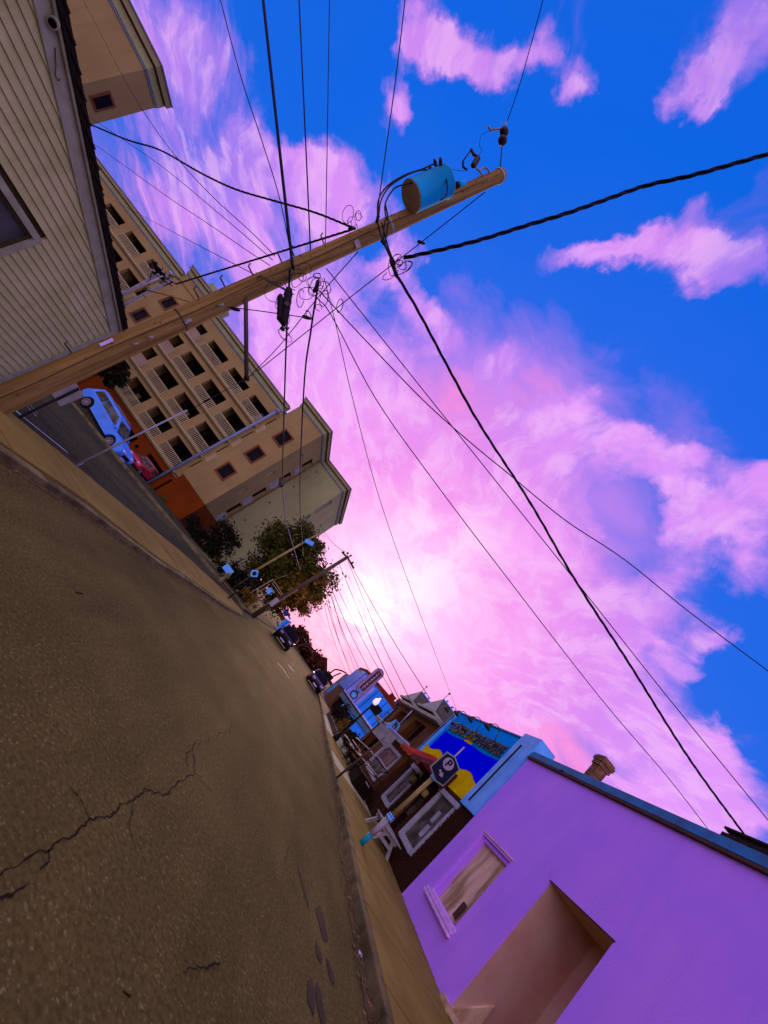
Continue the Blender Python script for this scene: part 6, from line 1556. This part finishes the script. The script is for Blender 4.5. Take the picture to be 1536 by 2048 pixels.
# wheels measured at the near side
sx_ = (-18.1-21.6)/2+.05; suvc.location = (sx_, 28.9, gz(sx_)+.02); suvc.rotation_euler = (0, R(.09*57.3*.72), R(-1))
mb = MB()
for s in (-1, 1): mb.tube([(-1.9, s*.72, 1.86), (.15, s*.72, 1.88)], .025, 6)
o = mb.build('roof_rail', 'grey_metal', None, org=(0, 0, 0)); o.parent = suvc
rc = make_car(4.2, 1.95, 1.5, 'red_paint', 'win_glass', False, 'parked_car', 'red hatchback facing out of the garage in the red base')
p = at(283, 953, Y=38.6); rc.location = (UX(-.543), 39.4, gz(UX(-.543))-.05); rc.rotation_euler = (0, 0, R(-94))
c1c = make_car(4.5, 1.8, 1.55, 'maroon_paint', 'glass_dark', True, 'moving_car', 'dark maroon car coming up the street on the right')
p = ground(628, 1373); c1c.location = (3.0, 46, 0); c1c.rotation_euler = (0, 0, R(-90))
c2c = make_car(4.6, 1.85, 1.6, 'dark_paint', 'glass_dark', True, 'moving_car', 'dark olive car on the left side of the street beyond the tree')
c2c.location = (-1.9, 41.5, 0); c2c.rotation_euler = (0, 0, R(-90))

# ================================================================== FAR LEFT SIDE: tree, poles, signs, frame
tt = thing('street_tree', 'broad dark green tree in front of the grey apartment wall', 'tree', (-6.6, 37, gz(-6.6)))
cenT = Vector((-6.4, 37, 4.3))
setting(foliage(30000, cenT, (4.2, 2.7, 3.5), .15, 21, .66).build('crown', 'leaf', tt), 'stuff')
setting(foliage(9000, cenT+Vector((1.9, -.6, -.5)), (2.4, 1.8, 2.3), .15, 22, .70).build('sunlit_leaves', 'leaf_gold', tt), 'stuff')  # gold colour puts sunlight into the leaves at the crown's lower right
mb = MB(); mb.tube([(-6.6, 37, gz(-6.6)), (-6.5, 37, 1.6), (-6.3, 37, 2.8)], .22, 8, .14); mb.build('trunk', 'bark', tt)
for k in range(9):
    a = k*.7; e = cenT+Vector((math.cos(a)*2.6, math.sin(a)*1.4, random.uniform(-.5, 2.2))); mb = MB(); mb.tube(smooth_path([Vector((-6.3, 37, 2.6)), Vector((-6.3, 37, 2.8)).lerp(e, .5)+Vector((0, 0, .4)), e], 4), .08, 6, .02); mb.build('limb', 'bark', tt)
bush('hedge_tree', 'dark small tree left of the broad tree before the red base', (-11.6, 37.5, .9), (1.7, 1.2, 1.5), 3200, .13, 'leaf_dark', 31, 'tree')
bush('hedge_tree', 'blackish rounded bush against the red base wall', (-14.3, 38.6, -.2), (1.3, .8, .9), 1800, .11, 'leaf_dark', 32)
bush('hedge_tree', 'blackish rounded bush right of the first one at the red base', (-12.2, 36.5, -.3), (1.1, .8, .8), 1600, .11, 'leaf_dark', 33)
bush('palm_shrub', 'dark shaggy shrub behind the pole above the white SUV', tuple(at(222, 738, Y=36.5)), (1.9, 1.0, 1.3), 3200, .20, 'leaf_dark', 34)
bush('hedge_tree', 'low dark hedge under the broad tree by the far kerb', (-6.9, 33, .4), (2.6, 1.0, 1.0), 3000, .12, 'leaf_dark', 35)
bush('hedge_tree', 'brownish planting bed inside the white frame', (-5.0, 30.4, .45), (1.0, .7, .45), 1100, .08, 'leaf_gold', 36)
# far utility pole
pf0 = Vector((-3.67, 28.8, 0)); pf1 = at(697, 1113, Y=28.8)
up2 = thing('utility_pole', 'dark utility pole with a short crossarm in front of the broad tree', 'utility pole', pf0)
mb = MB(); mb.tube([pf0, pf1], .17, 10, .11); mb.build('shaft', 'pole_far', up2)
mb = MB(); A, B = at(684, 1104, Y=28.8), at(708, 1137, Y=28.8); mb.tube([A, A.lerp(B, .45)+Vector((0, 0, .08)), B], .06, 6); mb.build('crossarm', 'pole_far', up2)
for q in ((685,1106),(693,1108),(699,1113),(703,1127)):
    p = at(*q, Y=28.7); mb = MB(); mb.lathe(p, (0, 0, 1), [(.04, 0), (.08, .05), (.05, .10), (.07, .14), (.02, .18)], 8); mb.build('insulator', 'black_metal', up2)
mb = MB(); mb.tube([pf0.lerp(pf1, .12)+Vector((.1, -.15, 0)), pf0.lerp(pf1, .45)+Vector((.1, -.13, 0))], .05, 6); mb.build('conduit', 'pole_wood', up2)
mb = MB(); c_ = pf0.lerp(pf1, .22); mb.box((c_.x-.14, c_.y-.24, c_.z-.3), (c_.x+.14, c_.y-.14, c_.z+.3)); mb.build('notice', 'galv', up2)
# street light pole on the left of the tree
sl0 = at(463, 1169, Y=34); sl0.z = gz(sl0.x); sl1 = at(636, 1068, Y=34)
s2 = thing('street_light', 'tall tan pole with a white flood lamp in the broad tree', 'street lamp', sl0)
mb = MB(); mb.tube([sl0, sl1], .13, 8, .07); mb.build('shaft', 'post_yellow', s2)
p = at(617, 1084, Y=33.8); mb = MB(); mb.box((p.x-.28, 33.6, p.z-.2), (p.x+.42, 33.9, p.z+.15), Matrix.Translation(p) @ Matrix.Rotation(R(-25), 4, 'Y') @ Matrix.Translation(-p)); mb.build('lamp_head', 'bluewhite', s2, bevel=.03)
for k, (c_, s_, lb, ol, pq) in enumerate([((456,1139), .40, 'pale rectangular sign on a thin post beside the far kerb', 0, (434,1152)), ((509,1147), .26, 'pale diamond sign with a dark arrow before the dark planting', 1, (452,1200)), ((538,1182), .30, 'small pale sign on the far utility pole', 2, (535,1190))]):
    Ys = 27.0; p = at(*c_, Y=Ys); t = thing('road_sign', lb, 'sign', (p.x, Ys, gz(p.x)))
    if k == 1:
        mb = MB(); mb.prism([p+Vector((-s_*1.1, 0, 0)), p+Vector((0, 0, s_*1.1)), p+Vector((s_*1.1, 0, 0)), p+Vector((0, 0, -s_*1.1))], (0, .02, 0))
    else:
        mb = MB(); mb.box((p.x-s_*.8, Ys, p.z-s_*.5), (p.x+s_*.8, Ys+.02, p.z+s_*.5)) if k == 0 else mb.box((p.x-s_*.5, Ys, p.z-s_*.5), (p.x+s_*.5, Ys+.02, p.z+s_*.5))
    mb.build('plate', 'bluewhite', t)
    mb = MB(); mb.tube([(p.x, Ys+.04, gz(p.x)), (p.x, Ys+.04, p.z)], .03, 6); mb.build('post', 'pole_far', t)
    if k == 1:
        mb = MB(); mb.lathe(p+Vector((0, -.002, 0)), (0, -1, 0), [(.13, 0), (.13, .006)], 14); mb.build('symbol', 'navy', t)
bl = at(452, 1200, Y=19.6); t = thing('bollard_post', 'short leaning black post on the left pavement end', 'post', (-3.72, 19.6, .1))
mb = MB(); mb.tube([Vector((-3.72, 19.6, .08)), at(474, 1183, Y=19.6)], .035, 8); mb.build('shaft', 'black_metal', t)
hy = ground(437, 1163, .1); t = thing('hydrant', 'small pale hydrant on the far kerb', 'hydrant', hy)
mb = MB(); mb.lathe(hy, (0, 0, 1), [(.12, 0), (.10, .05), (.09, .45), (.12, .48), (.10, .58), (.03, .66)], 10); mb.build('barrel', 'concrete_gray', t); mb = MB(); mb.tube([hy+Vector((-.16, 0, .38)), hy+Vector((.16, 0, .38))], .05, 8); mb.build('nozzle', 'concrete_gray', t)
# white pipe frame shelter
fr = thing('pipe_shelter', 'thin white pipe frame standing before the broad tree', 'shelter', (-4.6, 30, 0))
YFm = 30.
def vp(px, py, Y=YFm): 
    p = at(px, py, Y=Y); return p
for a, b, m_ in [((484,1195),(546,1159),'rail_white'), ((492,1202),(536,1172),'post_yellow'), ((513,1201),(543,1182),'post_yellow'), ((510,1224),(555,1194),'post_yellow')]:
    A = vp(*a); B = vp(*b); A.z = max(gz(A.x), A.z); mb = MB(); mb.tube([A, B], .022, 6); mb.build('upright', m_, fr)
for a, b in [((547,1160),(571,1198)), ((545,1167),(569,1200))]:
    mb = MB(); mb.tube([vp(*a), vp(*b)], .022, 6); mb.build('top_bar', 'rail_white', fr)
mb = MB(); mb.tube([vp(546,1160), vp(575,1150)], .02, 6); mb.build('brace', 'post_yellow', fr)
p = vp(545, 1182, 29.9); mb = MB(); mb.prism([vp(540,1176,29.9), vp(543,1174,29.9), vp(550,1185,29.9), vp(547,1187,29.9)], (0, .04, 0)); mb.build('name_board', 'sign_edge', fr)
# flag / blue tarp, blue booth
bt = thing('market_tent', 'light blue tent beyond the far utility pole', 'tent', (-4.6, 60, 0))
YT = 60.
A = q3(YT, (547,1262),(572,1238),(582,1243),(560,1269))
mb = MB(); mb.prism([Vector((A[0].x, YT, .2)), A[0], A[1], A[2], Vector((A[2].x, YT, .2))], (0, 3, 0)); mb.build('canopy', 'blue_panel', bt)
mb = MB(); B_ = q3(YT-.1, (549,1258),(571,1236),(575,1238),(553,1262)); mb.prism(B_, (0, .05, 0)); mb.build('valance', 'bluewhite', bt)
fl = thing('blue_banner', 'ragged light blue banner above the tent under the tree', 'banner', at(570, 1224, Y=40))
mb = MB(); mb.prism(q3(40, (566,1224),(570,1218),(577,1220),(578,1228),(574,1233),(568,1232)), (0, .03, 0)); mb.build('cloth', 'blue_panel', fl); mb = MB(); mb.prism(q3(40, (574,1230),(578,1229),(582,1238),(579,1240)), (0, .03, 0)); mb.build('tail', 'bluewhite', fl)
mb = MB(); mb.tube([at(556,1262,Y=44), at(582,1244,Y=44)], .04, 6); tag(mb.build('tent_pole', 'cream_band'), 'pale slanting pole beside the blue tent', 'pole')
for k, (a, b) in enumerate([((585,1264),(606,1249))]):
    A, B = at(*a, Y=55), at(*b, Y=55); t = thing('signal_post', 'thin dark post leaning over the olive car', 'post', (A.x, 55, 0)); mb = MB(); mb.tube([Vector((A.x, 55, 0)), A, B], .06, 6); mb.build('shaft', 'black_metal', t)
# distant cable-stayed pipe, the violet line over the far street
wire([(583,1252),(610,1285),(640,1330),(656,1352)], .38, 150, 150, 'pale violet pipeline bridge strip over the far end of the street', name='pipe_bridge', m='cream_band', cat='bridge', n=3)

# far street wires behind pole 2
fw_ = [((662,1150),(800,1412),30,26),((655,1158),(755,1372),30,48),((676,1122),(812,1426),28.8,19),((690,1108),(860,1398),28.8,20),((655,1170),(722,1347),31,48),((648,1185),(706,1352),31,60),((652,1178),(700,1345),31,62),((658,1165),(712,1344),31,62),((645,1195),(692,1346),31,64),((695,1120),(820,1400),28.8,24),((640,1050),(688,1104),50,28.8),((600,1258),(690,1345),80,62)]
for k, (a, b, ya, yb) in enumerate(fw_):
    m_ = ((a[0]+b[0])/2-3, (a[1]+b[1])/2+4)
    lab = ['farthest right', 'second', 'third', 'uppermost long', 'dark middle', 'lowest pair inner', 'lowest pair outer', 'pale middle', 'leftmost low', 'upper short', 'short left', 'faint far'][k]
    wire([a, m_, b], .024 if k in (1, 4, 5) else .017, ya, yb, '%s thin street wire from the far pole to the right-hand shops' % lab, m='cable_far' if k not in (4,) else 'cable', n=4, seg=5, group='street wires beyond the far pole')
